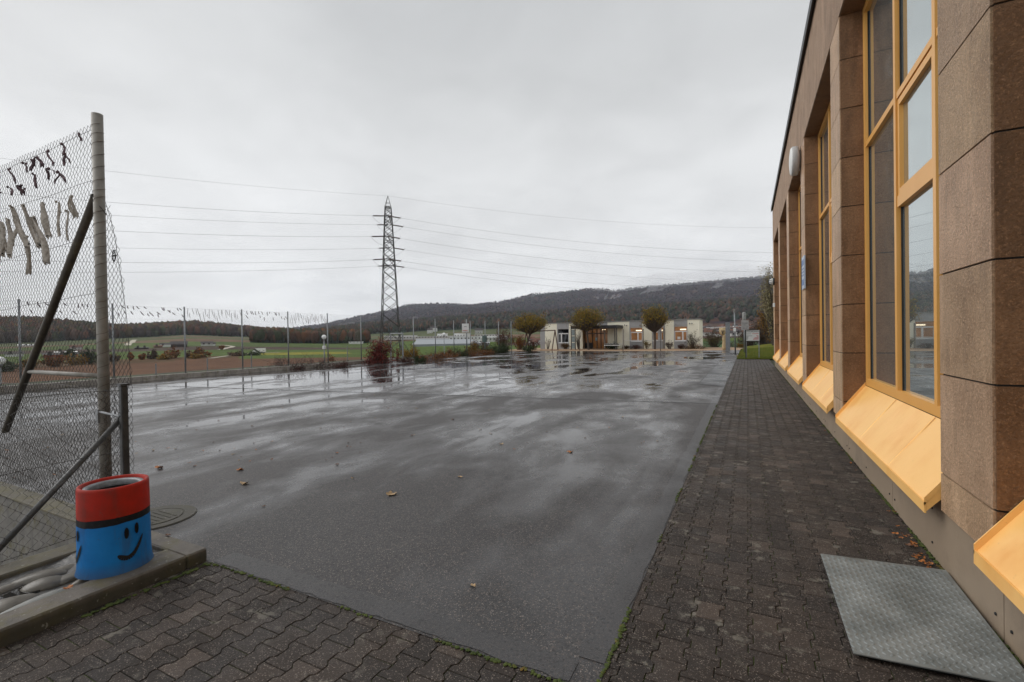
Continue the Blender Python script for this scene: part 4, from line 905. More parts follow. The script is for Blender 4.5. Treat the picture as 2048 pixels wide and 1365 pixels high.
# windows and sills
def window(k):
    a, b_ = piery(k)+PW+.003, piery(k+1)-.003
    zb = .94; X0, X1 = WX-.03, WX+.05
    ybars = [a, a+(b_-a)*.275, a+(b_-a)*.595, b_]
    w_ = MB(); w_.box((X0, a, zb), (X1, b_, zb+.10)); w_.box((X0, a, ZH-.10), (X1, b_, ZH-.004))
    w_.box((X0, a, zb+.10), (X1, a+.10, ZH-.10)); w_.box((X0, b_-.10, zb+.10), (X1, b_, ZH-.10))
    for y in ybars[1:3]: w_.box((X0-.004, y-.037, zb+.10), (X1, y+.037, ZH-.10))
    for i in range(3):
        y0, y1 = ybars[i]+(.10 if i == 0 else .045), ybars[i+1]-(.045 if i < 2 else .10)
        w_.box((X0+.004, y0, 4.215), (X1-.004, y1, 4.285))
        if i == 1: w_.box((X0+.004, y0, 3.04), (X1-.004, y1, 3.16))
    win = w_.build('window', MT['frame'], hall)
    s2 = MB(); y0, y1 = ybars[1]+.047, ybars[2]-.047
    for q in ((y0, y1, 4.13, 4.198), (y0, y1, 3.162, 3.23)): s2.box((X0+.012, q[0], q[2]), (X1-.01, q[1], q[3]))
    for q in ((y0, y0+.06), (y1-.06, y1)): s2.box((X0+.012, q[0], 3.23), (X1-.01, q[1], 4.13))
    s2.build('opening_sash', MT['frame'], win)
    gl = MB(); gl.box((WX+.02, a+.08, zb+.08), (WX+.035, b_-.1, ZH-.08)); gl.build('glass', MT['glass'], win)
    gk = MB()
    for i in range(3):
        y0, y1 = ybars[i]+(.10 if i == 0 else .045), ybars[i+1]-(.045 if i < 2 else .10)
        for yy in (y0, y1-.012): gk.box((WX+.005, yy, zb+.1), (WX+.019, yy+.012, ZH-.1))
    gk.build('gasket', MT['blacksteel'], win)
    # sloping sill
    s = MB(); xo, zo, xi, zi = FXX-.075, .47, WX-.035, zb-.005
    s.add([(xo, a+.002, zo), (xi, a+.002, zi), (xi, b_-.002, zi), (xo, b_-.002, zo), (xo, a+.002, zo-.06), (xi+.02, a+.002, zi-.1), (xi+.02, b_-.002, zi-.1), (xo, b_-.002, zo-.06)],
          [(0, 3, 2, 1), (4, 5, 6, 7), (0, 1, 5, 4), (3, 7, 6, 2), (0, 4, 7, 3), (1, 2, 6, 5)])
    s.box((xo-.012, a+.002, zo-.075), (xo-.001, b_-.002, zo+.002))
    sl = s.build('sill', MT['sill'], hall)
    for y in (a+.002, b_-.010):   # upturned folded ends
        u = MB()
        u.add([(xo-.012, y, zo-.02), (xi, y, zi), (xi, y, zi+.05), (xo-.012, y, zo+.035), (xo-.012, y+.008, zo-.02), (xi, y+.008, zi), (xi, y+.008, zi+.05), (xo-.012, y+.008, zo+.035)],
              [(3, 2, 1, 0), (4, 5, 6, 7), (0, 1, 5, 4), (1, 2, 6, 5), (2, 3, 7, 6), (3, 0, 4, 7)]); u.build('folded_end', MT['sill'], sl)
    for yq in (ybars[1], ybars[2]):
        u = MB(); zo_, zi_ = zo-.004, zi-.004
        u.add([(xo+.01, yq-.012, zo_), (xi-.01, yq-.012, zi_), (xi-.01, yq+.012, zi_), (xo+.01, yq+.012, zo_), (xo+.01, yq, zo+.018), (xi-.01, yq, zi+.006)], [(0, 4, 5, 1), (4, 3, 2, 5), (0, 3, 4), (1, 5, 2)]); u.build('folded_seam', MT['sill'], sl)
for k in range(-2, 5): window(k)
# wall lamps and sign
def wall_lamp():
    c = onx(1597, 316, FXX); y, z = c[1]-.42, 5.9
    o = thing('wall_lamp', (FXX, y, z), 'large round white floodlight high on the third pier of the hall', 'lamp')
    mb = MB(); mb.lathe([(.22, 0), (.26, -.03), (.33, -.05), (.345, -.08), (.345, -.17), (.33, -.19)], (FXX, y, z), 36, 'x'); mb.build('housing', simple('light_grey_paint', (.42, .42, .41), .4, .1), o, True)
    mb = MB(); mb.lathe([(.33, -.188), (.30, -.21), (.2, -.225), (.001, -.23)], (FXX, y, z), 36, 'x'); mb.build('lens', MT['white'], o, True)
wall_lamp()
c = onx(1545.5, 561, FXX-.1); o = thing('bulkhead_lamp', (FXX, 25.9, c[2]), 'small caged black and white lamp on the far end of the hall', 'lamp')
mb = MB(); vs, fs = ICO[2]; mb.add(vs*np.array([.13, .17, .17])+np.array([FXX-.12, 25.9, c[2]]), fs); mb.build('glass', MT['white'], o, True)
mb = MB()
for a in range(5): th_ = -math.pi/2+math.pi*(a+.5)/5; mb.tube([(FXX-.12-.14*math.cos(q)*math.cos(0), 25.9+.18*math.sin(q)*math.sin(th_), c[2]+.18*math.cos(q-math.pi/2)*0+.18*math.sin(q)*math.cos(th_)*1) for q in np.linspace(-1.5, 1.5, 9)], .012, 5)
mb.lathe([(.18, 0), (.18, -.06), (.12, -.07)], (FXX, 25.9, c[2]), 16, 'x'); mb.build('cage', MT['blacksteel'], o)
c = onx(1549, 609, FXX-.05); mb = MB(); mb.bbox((FXX-.09, 25.55, c[2]-.09), (FXX-.001, 25.7, c[2]+.09), .02); tag(mb.build('wall_sensor', MT['white'], None, org=(FXX, 25.6, c[2])), 'tiny white sensor below the caged lamp on the hall', 'sensor')
a = onx(1604.2, 517, FXX-.02); b_ = onx(1609.5, 577, FXX-.02)
sg = thing('wall_sign', (FXX, a[1], b_[2]), 'narrow white and blue sign plate on the third pier of the hall', 'sign')
mb = MB(); mb.box((FXX-.03, b_[1]+.0, b_[2]), (FXX-.003, a[1], a[2])); mb.build('plate', simple('pale_blue_white_plate', (.45, .50, .58), .4, .1), sg)
mb = MB(); H_ = a[2]-b_[2]; y0, y1 = min(a[1], b_[1]), max(a[1], b_[1])
for k, (f0, f1) in enumerate(((.72, .9), (.6, .64), (.5, .54), (.4, .44), (.12, .3))): mb.box((FXX-.034, y0+.08*(y1-y0)+.02, b_[2]+H_*f0), (FXX-.031, y1-.12*(y1-y0)-.04*(k % 2), b_[2]+H_*f1))
mb.build('lettering', simple('blue_grey_ink', (.12, .2, .38), .5), sg)
# checker plate
cp = thing('checker_plate', (.83, 3.5, 0), 'grey steel checker plate lying on the paving beside the hall', 'metal plate')
CPZ = .028; cpoly = [(.475, 2.93), (1.19, 2.99), (1.215, 4.22), (.475, 4.15)]
t = NT('wet_checker_steel'); t.set(Base_Color=t.mix(t.mr(t.noise(4, 6), .3, .7), (.17, .185, .18), (.33, .35, .345)), Metallic=.45, Roughness=t.mr(t.noise(6, 5), .3, .7, .28, .5), Normal=t.bump(t.noise(120, 3), .08, .003)); MT['checker'] = t.m
mb = MB(); mb.prism(cpoly, CPZ-.006, CPZ); mb.build('plate', MT['checker'], cp)
mb = MB(); sp = .033
for i in range(26):
    for j in range(42):
        x = .475+i*sp+.01; y = 2.93+j*sp*.95
        if x > 1.195 or x < .485: continue
        if y < 2.95+.085*(x-.475) or y > 4.13+.08*(x-.475): continue
        s_ = 1 if (i+j) % 2 else -1; a = s_*math.radians(45); ca, sa = math.cos(a), math.sin(a); l_, w_ = .0165, .0060; h_ = .0045
        loc = lambda u, v, z: (x+u*ca-v*sa, y+u*sa+v*ca, CPZ+z)
        mb.add([loc(-l_, 0, 0), loc(-l_*.4, -w_, 0), loc(l_*.4, -w_, 0), loc(l_, 0, 0), loc(l_*.4, w_, 0), loc(-l_*.4, w_, 0), loc(-l_*.45, 0, h_), loc(l_*.45, 0, h_)],
               [(0, 1, 6), (1, 2, 7, 6), (2, 3, 7), (3, 4, 7), (4, 5, 6, 7), (5, 0, 6)])
mb.build('tread_pattern', MT['checker'], cp, True)
mb = MB(); mb.prism([(.50, 2.96), (1.18, 3.01), (1.2, 4.19), (.50, 4.12)], .0015, CPZ-.0065); mb.build('rim', MT['blacksteel'], cp)
# ================================================================== KINDERGARTEN
KY = 57.0
kx = lambda px: float(ony(px, 670, KY)[0])
kz = lambda px, py: float(ony(px, py, KY)[2])
KZ = 3.30
kg = thing('kindergarten', (-14, KY, 0), 'low cream and grey flat roofed building with lit windows beyond the wet yard', 'building')
t = NT('cream_panel'); t.set(Base_Color=t.mix(t.mr(t.noise(1.2, 5), .3, .7), (.88, .84, .68), (.92, .89, .74)), Roughness=.6, Normal=t.bump(t.mr(t.math('FRACT', t.math('MULTIPLY', (lambda s: (t.L.new(t.pos, s.inputs[0]), s.outputs[0])[1])(t.N.new('ShaderNodeSeparateXYZ')), 2.2)), 0, .06), .4, .02)); MT['cream'] = t.m
MT['greyp'] = simple('grey_panel', (.36, .36, .365), .6, .08, 1.2)
MT['whitef'] = simple('white_window_frame', (.78, .78, .78), .4, .03)
def lit(name, col, e):
    t = NT(name); n = t.mr(t.noise(1.1, 4, .6), .3, .7, .35, 1.2); v = t.N.new('ShaderNodeVectorMath'); v.operation = 'SCALE'; v.inputs[0].default_value = col; t.L.new(n, v.inputs['Scale'])
    t.set(Base_Color=(.03, .02, .01), Roughness=.08, IOR=1.45, Emission_Color=v.outputs[0], Emission_Strength=e); return t.m
MT['litwin'] = lit('lit_room_behind_glass', (.24, .095, .022), .75); MT['litdoor'] = lit('lit_hall_behind_glass', (.17, .07, .022), .55)
t = NT('lit_tube'); t.set(Base_Color=(.8, .8, .7), Emission_Color=(1, .80, .52), Emission_Strength=1.6); MT['tube'] = t.m
KD = KY+.35
panels = [(1080.5, 1090, 'greyp', None), (1090, 1114, 'cream', None), (1114, 1138, 'greyp', (1116, 1137, 658.5, 686.5, 'dark')), (1138, 1165, 'cream', None), (1215, 1240, 'cream', None), (1240, 1259, 'cream', None),
          (1259, 1285, 'greyp', (1261, 1284.5, 656, 683.5, 'lit')), (1285, 1304, 'cream', None), (1304, 1330, 'greyp', (1304.5, 1327, 655.5, 682, 'lit')), (1330, 1348, 'cream', None), (1348, 1375, 'greyp', (1349, 1374, 653.5, 682.5, 'lit')), (1375, 1399, 'cream', None)]
for (a, b_, m, win) in panels:
    xa, xb = kx(a), kx(b_); mb = MB()
    if not win: mb.box((xa+.004, KY, -.1), (xb-.004, KD, KZ-.002))
    else:
        wx0, wx1 = max(xa+.02, kx(win[0])), min(xb-.02, kx(win[1])); wz1, wz0 = kz(win[0], win[2]), kz(win[0], win[3])
        mb.box((xa+.004, KY, -.1), (xb-.004, KD, wz0)); mb.box((xa+.004, KY, wz1), (xb-.004, KD, KZ-.002)); mb.box((xa+.004, KY, wz0), (wx0, KD, wz1)); mb.box((wx1, KY, wz0), (xb-.004, KD, wz1))
    mb.build('wall_panel', MT[m], kg)
    if win:
        f = MB(); t_ = .07; ztr = wz0+(wz1-wz0)*.66; xm = wx0+(wx1-wx0)*(.30 if win[0] < 1200 else (.62 if win[0] < 1345 else .66))
        Yf = KY+.10; f.box((wx0, Yf, wz0), (wx1, Yf+.06, wz0+t_*1.5)); f.box((wx0, Yf, ztr-t_*.9), (wx1, Yf+.06, ztr+t_*.9)); f.box((wx0, Yf, wz1-t_*.6), (wx1, Yf+.06, wz1-.002))
        for (u0, u1) in ((wx0, wx0+t_), (wx1-t_, wx1), (xm-t_*1.1, xm+t_*1.1)): f.box((u0, Yf-.003, wz0+t_*1.5), (u1, Yf+.058, ztr-t_*.9))
        f.box((wx0, KY-.06, wz0-.05), (wx1, Yf-.002, wz0-.002))
        fo = f.build('window', MT['whitef'], kg); p = MB(); p.box((wx0, Yf+.07, wz0), (wx1, Yf+.09, wz1)); p.build('pane', MT['glass_dark'] if win[4] == 'dark' else MT['litwin'], fo)
        if win[4] == 'lit':
            tb = MB(); x0_, x1_ = (wx0+.45*(wx1-wx0), wx1-.1) if win[0] != 1304.5 else (wx0+.1, wx1-.05); tb.box((x0_, Yf+.045, wz1-.42), (x1_, Yf+.068, wz1-.29)); tb.build('tube_light', MT['tube'], fo)
            pp = MB(); pp.box((wx0+.3, Yf+.05, wz0+.2), (wx0+.62, Yf+.066, wz0+.5)); pp.build('paper', MT['white'], fo) if win[0] > 1340 else None
# grey door panel in the third lit window
mb = MB(); mb.box((kx(1316), KY-.06, -.05), (kx(1323.5), KY-.003, kz(1316, 656))); mb.build('door_panel', MT['greyp'], kg)
mb = MB(); mb.box((kx(1306), KY+.02, .6), (kx(1308), KY+.09, 1.9)); mb.build('pictures', MT['rag'], kg)
# building body, roof edge, recess
mb = MB(); mb.box((kx(1080.5)+.01, KD+.003, -.1), (kx(1138), KY+4.5, KZ-.005)); mb.box((kx(1138)+.003, KY+2.4, -.1), (kx(1240)-.003, KY+4.5, KZ-.005)); mb.box((kx(1240), KD+.003, -.1), (kx(1399)-.01, KY+4.5, KZ-.005)); mb.build('wall', MT['cream'], kg)
mb = MB(); mb.box((kx(1080.5)-.05, KY-.06, KZ), (kx(1399)+.08, KY+4.6, KZ+.11)); mb.build('roof', MT['steel_dull'], kg)
mb = MB(); mb.box((kx(1165), KY+.01, kz(1165, 652)), (kx(1215), KY+.3, KZ-.003)); mb.build('wall_panel', MT['greyp'], kg)
mb = MB(); mb.box((kx(1165)+.01, KY+.9, 0), (kx(1214), KY+.98, 2.5)); dr = mb.build('entrance', MT['litdoor'], kg)
mb = MB()
for px_ in (1166, 1181, 1190, 1198, 1214): X = kx(px_); mb.box((X-.05, KY+.82, 0), (X+.05, KY+.898, 2.5))
mb.box((kx(1166), KY+.80, 1.86), (kx(1214), KY+.818, 1.97)); mb.box((kx(1166), KY+.80, .0), (kx(1181), KY+.818, .75)); mb.build('frame', MT['roofdark'], dr)
mb = MB(); mb.box((kx(1187), KY+.78, 1.0), (kx(1191), KY+.80, 1.4)); mb.build('notice', simple('pale_blue_paper', (.3, .45, .5)), dr)
for px_ in (1174, 1203, 1207.5): mb = MB(); mb.blob((kx(px_), KY+.6, 2.38), .07, 0, 1, 1); mb.build('lamp', MT['tube'], dr)
# canopy with posts and glazed side
cy0 = KY-3.2; cxx = lambda px: float(ony(px, 670, cy0)[0]); zc0 = float(ony(1190, 657.5, cy0)[2]); zc1 = float(ony(1190, 651.5, cy0)[2])
can = MB(); can.box((cxx(1141.5), cy0, zc0), (cxx(1233), KY-.003, zc1)); cn = can.build('canopy', MT['roofdark'], kg)
mb = MB()
for px_ in (1142, 1150, 1229.5, 1233): X = cxx(px_); mb.box((X-.045, cy0+.02, -.02), (X+.045, cy0+.11, zc0-.003))
mb.build('post', MT['roofdark'], cn)
mb = MB(); X0, X1 = cxx(1143.2), cxx(1148.8)
for k in range(3): mb.box((X0, cy0+.06, .1+k*.8), (X1, cy0+.075, .82+k*.8))
mb.build('glazing', simple('reflecting_glass', (.25, .30, .31), .1, .4, 1.5), cn)
# bright porch wall right and planter box
mb = MB(); mb.box((kx(1233.5), KY-.5, 0), (kx(1236.5), KY-.003, KZ-.3)); mb.build('porch_pillar', MT['cream'], kg)
mb = MB(); mb.box((cxx(1209), cy0-.3, .45), (cxx(1241), cy0-.24, .53)); mb.build('porch_rail', MT['white'], kg)
for (px_, py_) in ((1249.5, 650.5), (1253.5, 651.5), (1379.5, 647.5), (1384, 647.5), (1280, 651), (1352, 649.5)):
    q = ony(px_, py_, KY); mb = MB(); mb.blob((q[0], KY-.08, q[2]), (.07, .08, .10), .1, 3, 1); mb.build('outdoor_lamp', MT['steel_dull'], kg)
# ================================================================== TREES AND SHRUBS
def leafpts(mb, P, n_dir, size, col, g):
    u = g.normal(size=3); u /= np.linalg.norm(u); v = np.cross(u, g.normal(size=3)); v /= np.linalg.norm(v); s = size*g.uniform(.6, 1.3)
    mb.cur = col; mb.add([P-u*s, P-v*s*.5, P+u*s, P+v*s*.5], [(0, 1, 2, 3)])
def vary(c, g, k=.35): return tuple(np.array(c)*g.uniform(1-k, 1+k))
def fan_tree(px, base_y, Y, crown, label, seed, lean=0, nb=60, leafn=2600, pal=((.24, .16, .014), (.30, .17, .016), (.14, .13, .016))):
    """pollarded ball tree: bare trunk, fan of branches, rounded crown. crown = (x0, x1, ytop, ybottom) seen size"""
    g = np.random.default_rng(seed); x0, x1, yt, yb = crown; c = ony((x0+x1)/2, (yt+yb)/2, Y); top = ony((x0+x1)/2, yt, Y)[2]; bot = ony((x0+x1)/2, yb, Y)[2]
    rx = abs(ony(x1, yt, Y)[0]-ony(x0, yt, Y)[0])/2; B = ony(px, base_y, Y); B[2] = 0
    th = thing('ball_tree', (B[0], Y, 0), label, 'tree', 'clipped round trees by the yellow building')
    F0 = np.array([c[0], Y, bot-.15]); tr = MB(); tr.tube([B, B+(F0-B)*.5+np.array([.04, 0, 0]), F0], [.13, .11, .13], 8)
    tr.blob(F0, .17, .2, seed, 2); H = top-bot; tips = []
    cx = np.array([c[0], Y, bot+H*.42])
    for i in range(nb):
        a = g.uniform(0, 2*math.pi); e_ = math.acos(g.uniform(-.16, 1)); d = np.array([math.sin(e_)*math.cos(a), math.sin(e_)*math.sin(a), math.cos(e_)])
        end = cx+d*np.array([rx, rx, H*.56])*g.uniform(.72, 1.0); mid = F0+(end-F0)*.5+np.array([0, 0, -.03*rx])+(end-cx)*np.array([.12, .12, -.02])
        tr.tube([F0, mid, end], [.045, .028, .010], 4, False); tips.append((mid, end))
        for k in range(5):
            s_ = g.uniform(.35, .9); q = F0+(mid-F0)*s_*2 if s_ < .5 else mid+(end-mid)*(s_-.5)*2; e2 = q+(end-q)*.6+g.normal(0, .16*rx, 3); tr.tube([q, e2], [.014, .006], 3, False); tips.append((q, e2))
    tr.build('trunk', MT['bark'], th)
    lf_ = MB()
    for i in range(leafn):
        m_, e2 = tips[int(g.integers(len(tips)))]; s_ = g.uniform(.35, 1.08)**.7; P = m_+(e2-m_)*s_+g.normal(0, .06*rx, 3)
        hh = (P[2]-bot)/H
        if g.random() > .25+.95*max(0, hh)-.5*(s_ < .6): continue
        if P[2] > top+.1: continue
        leafpts(lf_, P, None, .07, vary(pal[int(g.integers(len(pal)))], g), g)
    lf_.build('crown', MT['leafy'], th)
fan_tree(1049, 701, 50.5, (1027, 1093, 627, 666), 'leftmost clipped round tree with leaning trunk, beside the swing frame', 1, leafn=7000, nb=110)
fan_tree(1177, 698, 53.2, (1138, 1208, 614, 661), 'widest clipped round tree standing before the brown entrance doors', 2, leafn=8000, nb=120)
fan_tree(1309.5, 697, 54.5, (1281, 1337, 604, 664), 'clipped round tree on the right with sparse right side, in front of a lit window', 3, leafn=5600, nb=120)
def bush(name, px, py_base, dep, wpx, hpx, pal, label, cat='bush', n=700, ls=.05, seed=1, twig=12, tcol='bark', zb=None, shape='dome', dens=1., group=None):
    g = np.random.default_rng(seed); dep = dep if dep is not None else float(ony(px, 690, KY-1.)[1]*math.cos(TH)-ony(px, 690, KY-1.)[0]*math.sin(TH)); s = dep/FPX; c = atd(px, py_base, dep)
    if zb is not None: c[2] = zb
    W, H = wpx*s/2, hpx*s; o = thing(name, tuple(c), label, cat, group); tw = MB(); lf_ = MB(); ends = []
    for i in range(twig):
        a = g.uniform(0, 2*math.pi); rr = g.uniform(.2, 1)**.6*W
        hh = H*g.uniform(.6, 1.)*(math.sqrt(max(.05, 1-(rr/W)**2*.75)) if shape == 'dome' else g.uniform(.7, 1)); e_ = c+np.array([math.cos(a)*rr, math.sin(a)*rr*.8, hh]); m_ = c+(e_-c)*.55+g.normal(0, .07*W, 3)+np.array([0, 0, .06*H])
        tw.tube([c+np.array([math.cos(a)*rr*.15, math.sin(a)*rr*.15, -.15]), m_, e_], [.022*min(2., max(.4, H/2)), .014*min(2, max(.4, H/2)), .005], 4, False); ends.append((c, m_, e_))
        for k in range(5):
            q = m_+(e_-m_)*g.random(); e2 = q+g.normal(0, .16*W, 3)+np.array([0, 0, .08*H]); tw.tube([q, e2], [.008, .004], 3, False); ends.append((c, q, e2))
    tw.build('stems', MT[tcol], o)
    for i in range(int(n*dens)):
        b0, m_, e_ = ends[int(g.integers(len(ends)))]; s_ = g.random(); P = (m_+(e_-m_)*s_) if g.random() < .75 else b0+(m_-b0)*g.uniform(.2, 1)
        P = P+g.normal(0, .09*W+.02, 3)
        if P[2] < c[2]: P[2] = c[2]+g.uniform(0, .1)
        leafpts(lf_, P, None, ls, vary(pal[int(g.integers(len(pal)))], g), g)
    lf_.build('leaves', MT['leafy'], o); return o
RED = ((.13, .018, .014), (.19, .03, .018), (.08, .02, .016)); DRED = ((.07, .018, .014), (.05, .02, .014), (.10, .03, .018)); YEL = ((.28, .16, .02), (.22, .11, .015), (.13, .09, .02)); GRN = ((.028, .05, .014), (.018, .038, .012), (.045, .06, .016))
ORG_ = ((.24, .075, .012), (.18, .06, .012), (.14, .07, .015)); BRN = ((.09, .055, .03), (.07, .045, .03), (.12, .06, .028)); GRY = ((.10, .08, .055), (.07, .055, .045))
bush('red_tree', 763, 730, 32, 62, 84, RED, 'dark red leaved small tree left of the small goal frame', 'tree', 6400, .05, 1, 40, zb=-.9)
bush('red_bush', 792, 722, 36, 22, 66, RED, 'red leafed branch clump rising behind the goal frame post', 'bush', 600, .05, 2, 8, zb=-.9)
bush('red_bush', 733, 735, 30.5, 30, 40, RED, 'small open red bush at the foot of the dark red tree', 'bush', 750, .04, 3, 14, zb=-.6)
bush('twiggy_shrub', 575, 745, 27.5, 90, 52, RED, 'wide open twiggy shrub with sparse red leaves, left of the lamp', 'bush', 700, .030, 4, 34, zb=-.7, shape='flat', tcol='bark')
bush('twiggy_shrub', 628, 740, 29, 84, 50, RED, 'open twiggy shrub with sparse red leaves behind the globe lamp', 'bush', 520, .030, 5, 34, zb=-.7, shape='flat')
bush('low_bush', 592, 741, 27.3, 56, 20, DRED, 'low dark red brown mound bush on the kerb left of the lamp', 'bush', 1700, .035, 6, 30, zb=-.35)
bush('low_bush', 680, 737, 28.3, 54, 24, DRED, 'low dark red brown mound bush right of the globe lamp', 'bush', 1700, .035, 7, 30, zb=-.35)
bush('low_bush', 812, 728, 33, 40, 26, DRED, 'dark brown bush filling the small goal frame', 'bush', 1500, .04, 8, 26, zb=-.5)
bush('yellow_tree', 822, 722, 43, 52, 56, YEL, 'yellow orange leafed small tree right of the goal frame', 'tree', 3600, .06, 9, 26, zb=-1.2)
bush('yellow_tree', 664, 735, 60, 20, 34, ORG_, 'rounded orange bush just right of the globe lamp pole', 'bush', 900, .09, 10, 14, zb=-2.3)
bush('grey_shrub', 810, 726, 34, 34, 18, GRY, 'grey brown leafless low shrub right of the goal frame', 'bush', 500, .03, 11, 26, zb=-.2)
bush('green_bush', 839, 722, 34, 26, 24, GRN, 'small dark green bush behind the first bare post', 'bush', 2000, .045, 12, 24, zb=-.4)
bush('grey_shrub', 870, 716, 42, 74, 32, GRY+BRN, 'wide grey brown leafless shrub below the second globe lamp', 'bush', 2600, .04, 13, 50, zb=-.9)
bush('green_bush', 918, 715, 43, 52, 30, GRN, 'dark green bush between the second lamp and basketball post', 'bush', 2800, .055, 14, 34, zb=-.6)
bush('green_bush', 1000, 708, 48.5, 50, 26, GRN, 'large dark green bush left of the first round tree', 'bush', 2600, .06, 15, 34, zb=-.3)
bush('green_bush', 978, 708, 48, 34, 22, GRN, 'dark green bush behind the farther grey posts', 'bush', 1800, .06, 16, 24, zb=-.4)
bush('green_bush', 1056, 704, 52.5, 30, 12, GRN, 'dark green bush at the foot of the leftmost round tree', 'bush', 900, .06, 17, 18, zb=-.1)
bush('yellow_tree', 942, 712, 50, 34, 46, YEL, 'yellow bush behind the basketball post', 'bush', 1300, .06, 18, 20, zb=-1.)
bush('brown_tree', 1008, 705, 56, 44, 72, ((.10, .03, .02), (.07, .04, .03), (.13, .05, .02)), 'thin brown red tree left of the first round tree crown', 'tree', 3200, .06, 19, 30, zb=-.6)
bush('brown_tree', 960, 710, 55, 50, 50, BRN, 'brown twiggy tree behind the grey posts', 'tree', 2400, .06, 20, 30, zb=-1)
bush('orange_bush', 1040, 702, 60, 40, 40, ORG_, 'rust orange bush behind the leftmost round tree trunk', 'bush', 1700, .07, 21, 24, zb=-.4)
bush('red_bush', 1068, 702, 60, 30, 30, DRED+RED[:1], 'dark red bush between the round tree and the building corner', 'bush', 1000, .06, 22, 20, zb=-.3)
bush('orange_bush', 896, 712, 48, 30, 34, ORG_+BRN, 'brown orange bush behind the dark green bush', 'bush', 2200, .06, 23, 20, zb=-.9)
for i, (x, y, d, w_, h_) in enumerate(((870, 716, 38, 60, 9), (900, 713, 40.5, 50, 9), (945, 709.5, 43, 50, 10), (975, 707, 46, 40, 8), (845, 718, 36, 40, 6))):
    bush('ground_shrub', x, y, d, w_, h_, ORG_, ['rust orange ground shrub below the grey twiggy shrub', 'rust orange ground shrub in front of the dark green bush', 'orange ground shrub at the basketball post', 'orange ground shrub below the farther posts', 'thin orange ground shrub by the first bare post'][i], 'bush', 1100, .04, 60+i, 24, zb=-.02)
# shrubs along the kindergarten wall
bush('bare_shrub', 1096, 698, None, 16, 26, ORG_, 'bare orange twigged shrub against the left cream panel', 'bush', 120, .03, 31, 16, zb=0, shape='flat')
bush('round_shrub', 1131, 698, None, 20, 14, ((.14, .07, .02), (.09, .06, .02)), 'rounded rust brown shrub under the dark window', 'bush', 1300, .05, 32, 20, zb=0)
bush('climbing_shrub', 1157, 698, None, 14, 40, GRY, 'tall bare grey shrub left of the brown doors', 'bush', 200, .03, 33, 24, zb=0, shape='flat')
bush('hedge', 1222, 698, None, 32, 11, GRN, 'low dark green hedge right of the brown doors', 'hedge', 2200, .05, 34, 36, zb=0, shape='flat')
bush('low_shrub', 1252, 697, None, 18, 7, BRN+GRN[:1], 'low brown green shrub right of the dark hedge', 'bush', 700, .05, 35, 20, zb=0)
bush('low_shrub', 1272, 697, None, 24, 8, DRED, 'dark red planting below the first lit window', 'bush', 900, .045, 36, 22, zb=0)
bush('yellow_shrub', 1294, 697, None, 16, 20, ((.14, .12, .015), (.2, .1, .02)), 'yellow green shrub between the first and second lit windows', 'bush', 500, .05, 37, 14, zb=0)
bush('round_shrub', 1339, 696, None, 18, 18, ((.10, .05, .035), (.07, .05, .03)), 'grey red rounded shrub between the second and third lit windows', 'bush', 700, .04, 38, 30, zb=0)
bush('low_shrub', 1363, 695, None, 18, 9, DRED, 'dark planting below the rightmost lit window', 'bush', 600, .045, 39, 22, zb=0)
bush('leafy_shrub', 1386, 696, None, 30, 38, ((.10, .045, .03), (.06, .05, .03), (.14, .13, .06)), 'tall open shrub against the right end of the yellow building', 'bush', 600, .05, 40, 26, zb=0)
bush('grass_clump', 1385, 696, None, 50, 6, ORG_+GRN[:1], 'orange green low plants at the right corner of the yellow building', 'plants', 1300, .04, 41, 26, zb=0)
# right background
bush('thicket', 1428, 697, 66, 54, 42, BRN+((.09, .08, .02),), 'brown thicket right of the yellow building', 'bush', 2200, .08, 42, 50, zb=-.6)
bush('thicket', 1472, 700, 90, 60, 18, BRN+GRN[:1], 'low brown hedge beyond the carved post', 'hedge', 1800, .08, 43, 50, zb=-1.6)
bush('yellow_tree', 1481, 698, 75, 16, 26, YEL, 'small yellow green bush in the field behind the signs', 'bush', 500, .08, 44, 16, zb=-1.5)
bush('thicket', 1530, 696, 68, 70, 64, BRN+((.08, .04, .02), (.055, .03, .018)), 'dark red brown thicket at the far end of the lawn', 'bush', 5200, .09, 45, 90, zb=-.4)
bush('thicket', 1500, 696, 75, 50, 44, BRN+((.07, .035, .02),), 'brown bushes behind the white notice board', 'bush', 2600, .09, 46, 60, zb=-.8)
bush('autumn_tree', 1543, 692, 62, 50, 118, ((.20, .10, .018), (.26, .12, .015), (.12, .07, .02)), 'tall orange brown tree behind the end of the hall', 'tree', 5200, .10, 47, 60, zb=-.2)
bush('birch_tree', 1551, 690, 50, 62, 205, ((.22, .19, .09), (.30, .26, .15), (.16, .13, .06)), 'tall thin pale leaved tree behind the hall corner', 'tree', 6500, .09, 48, 60, tcol='bark', zb=0)
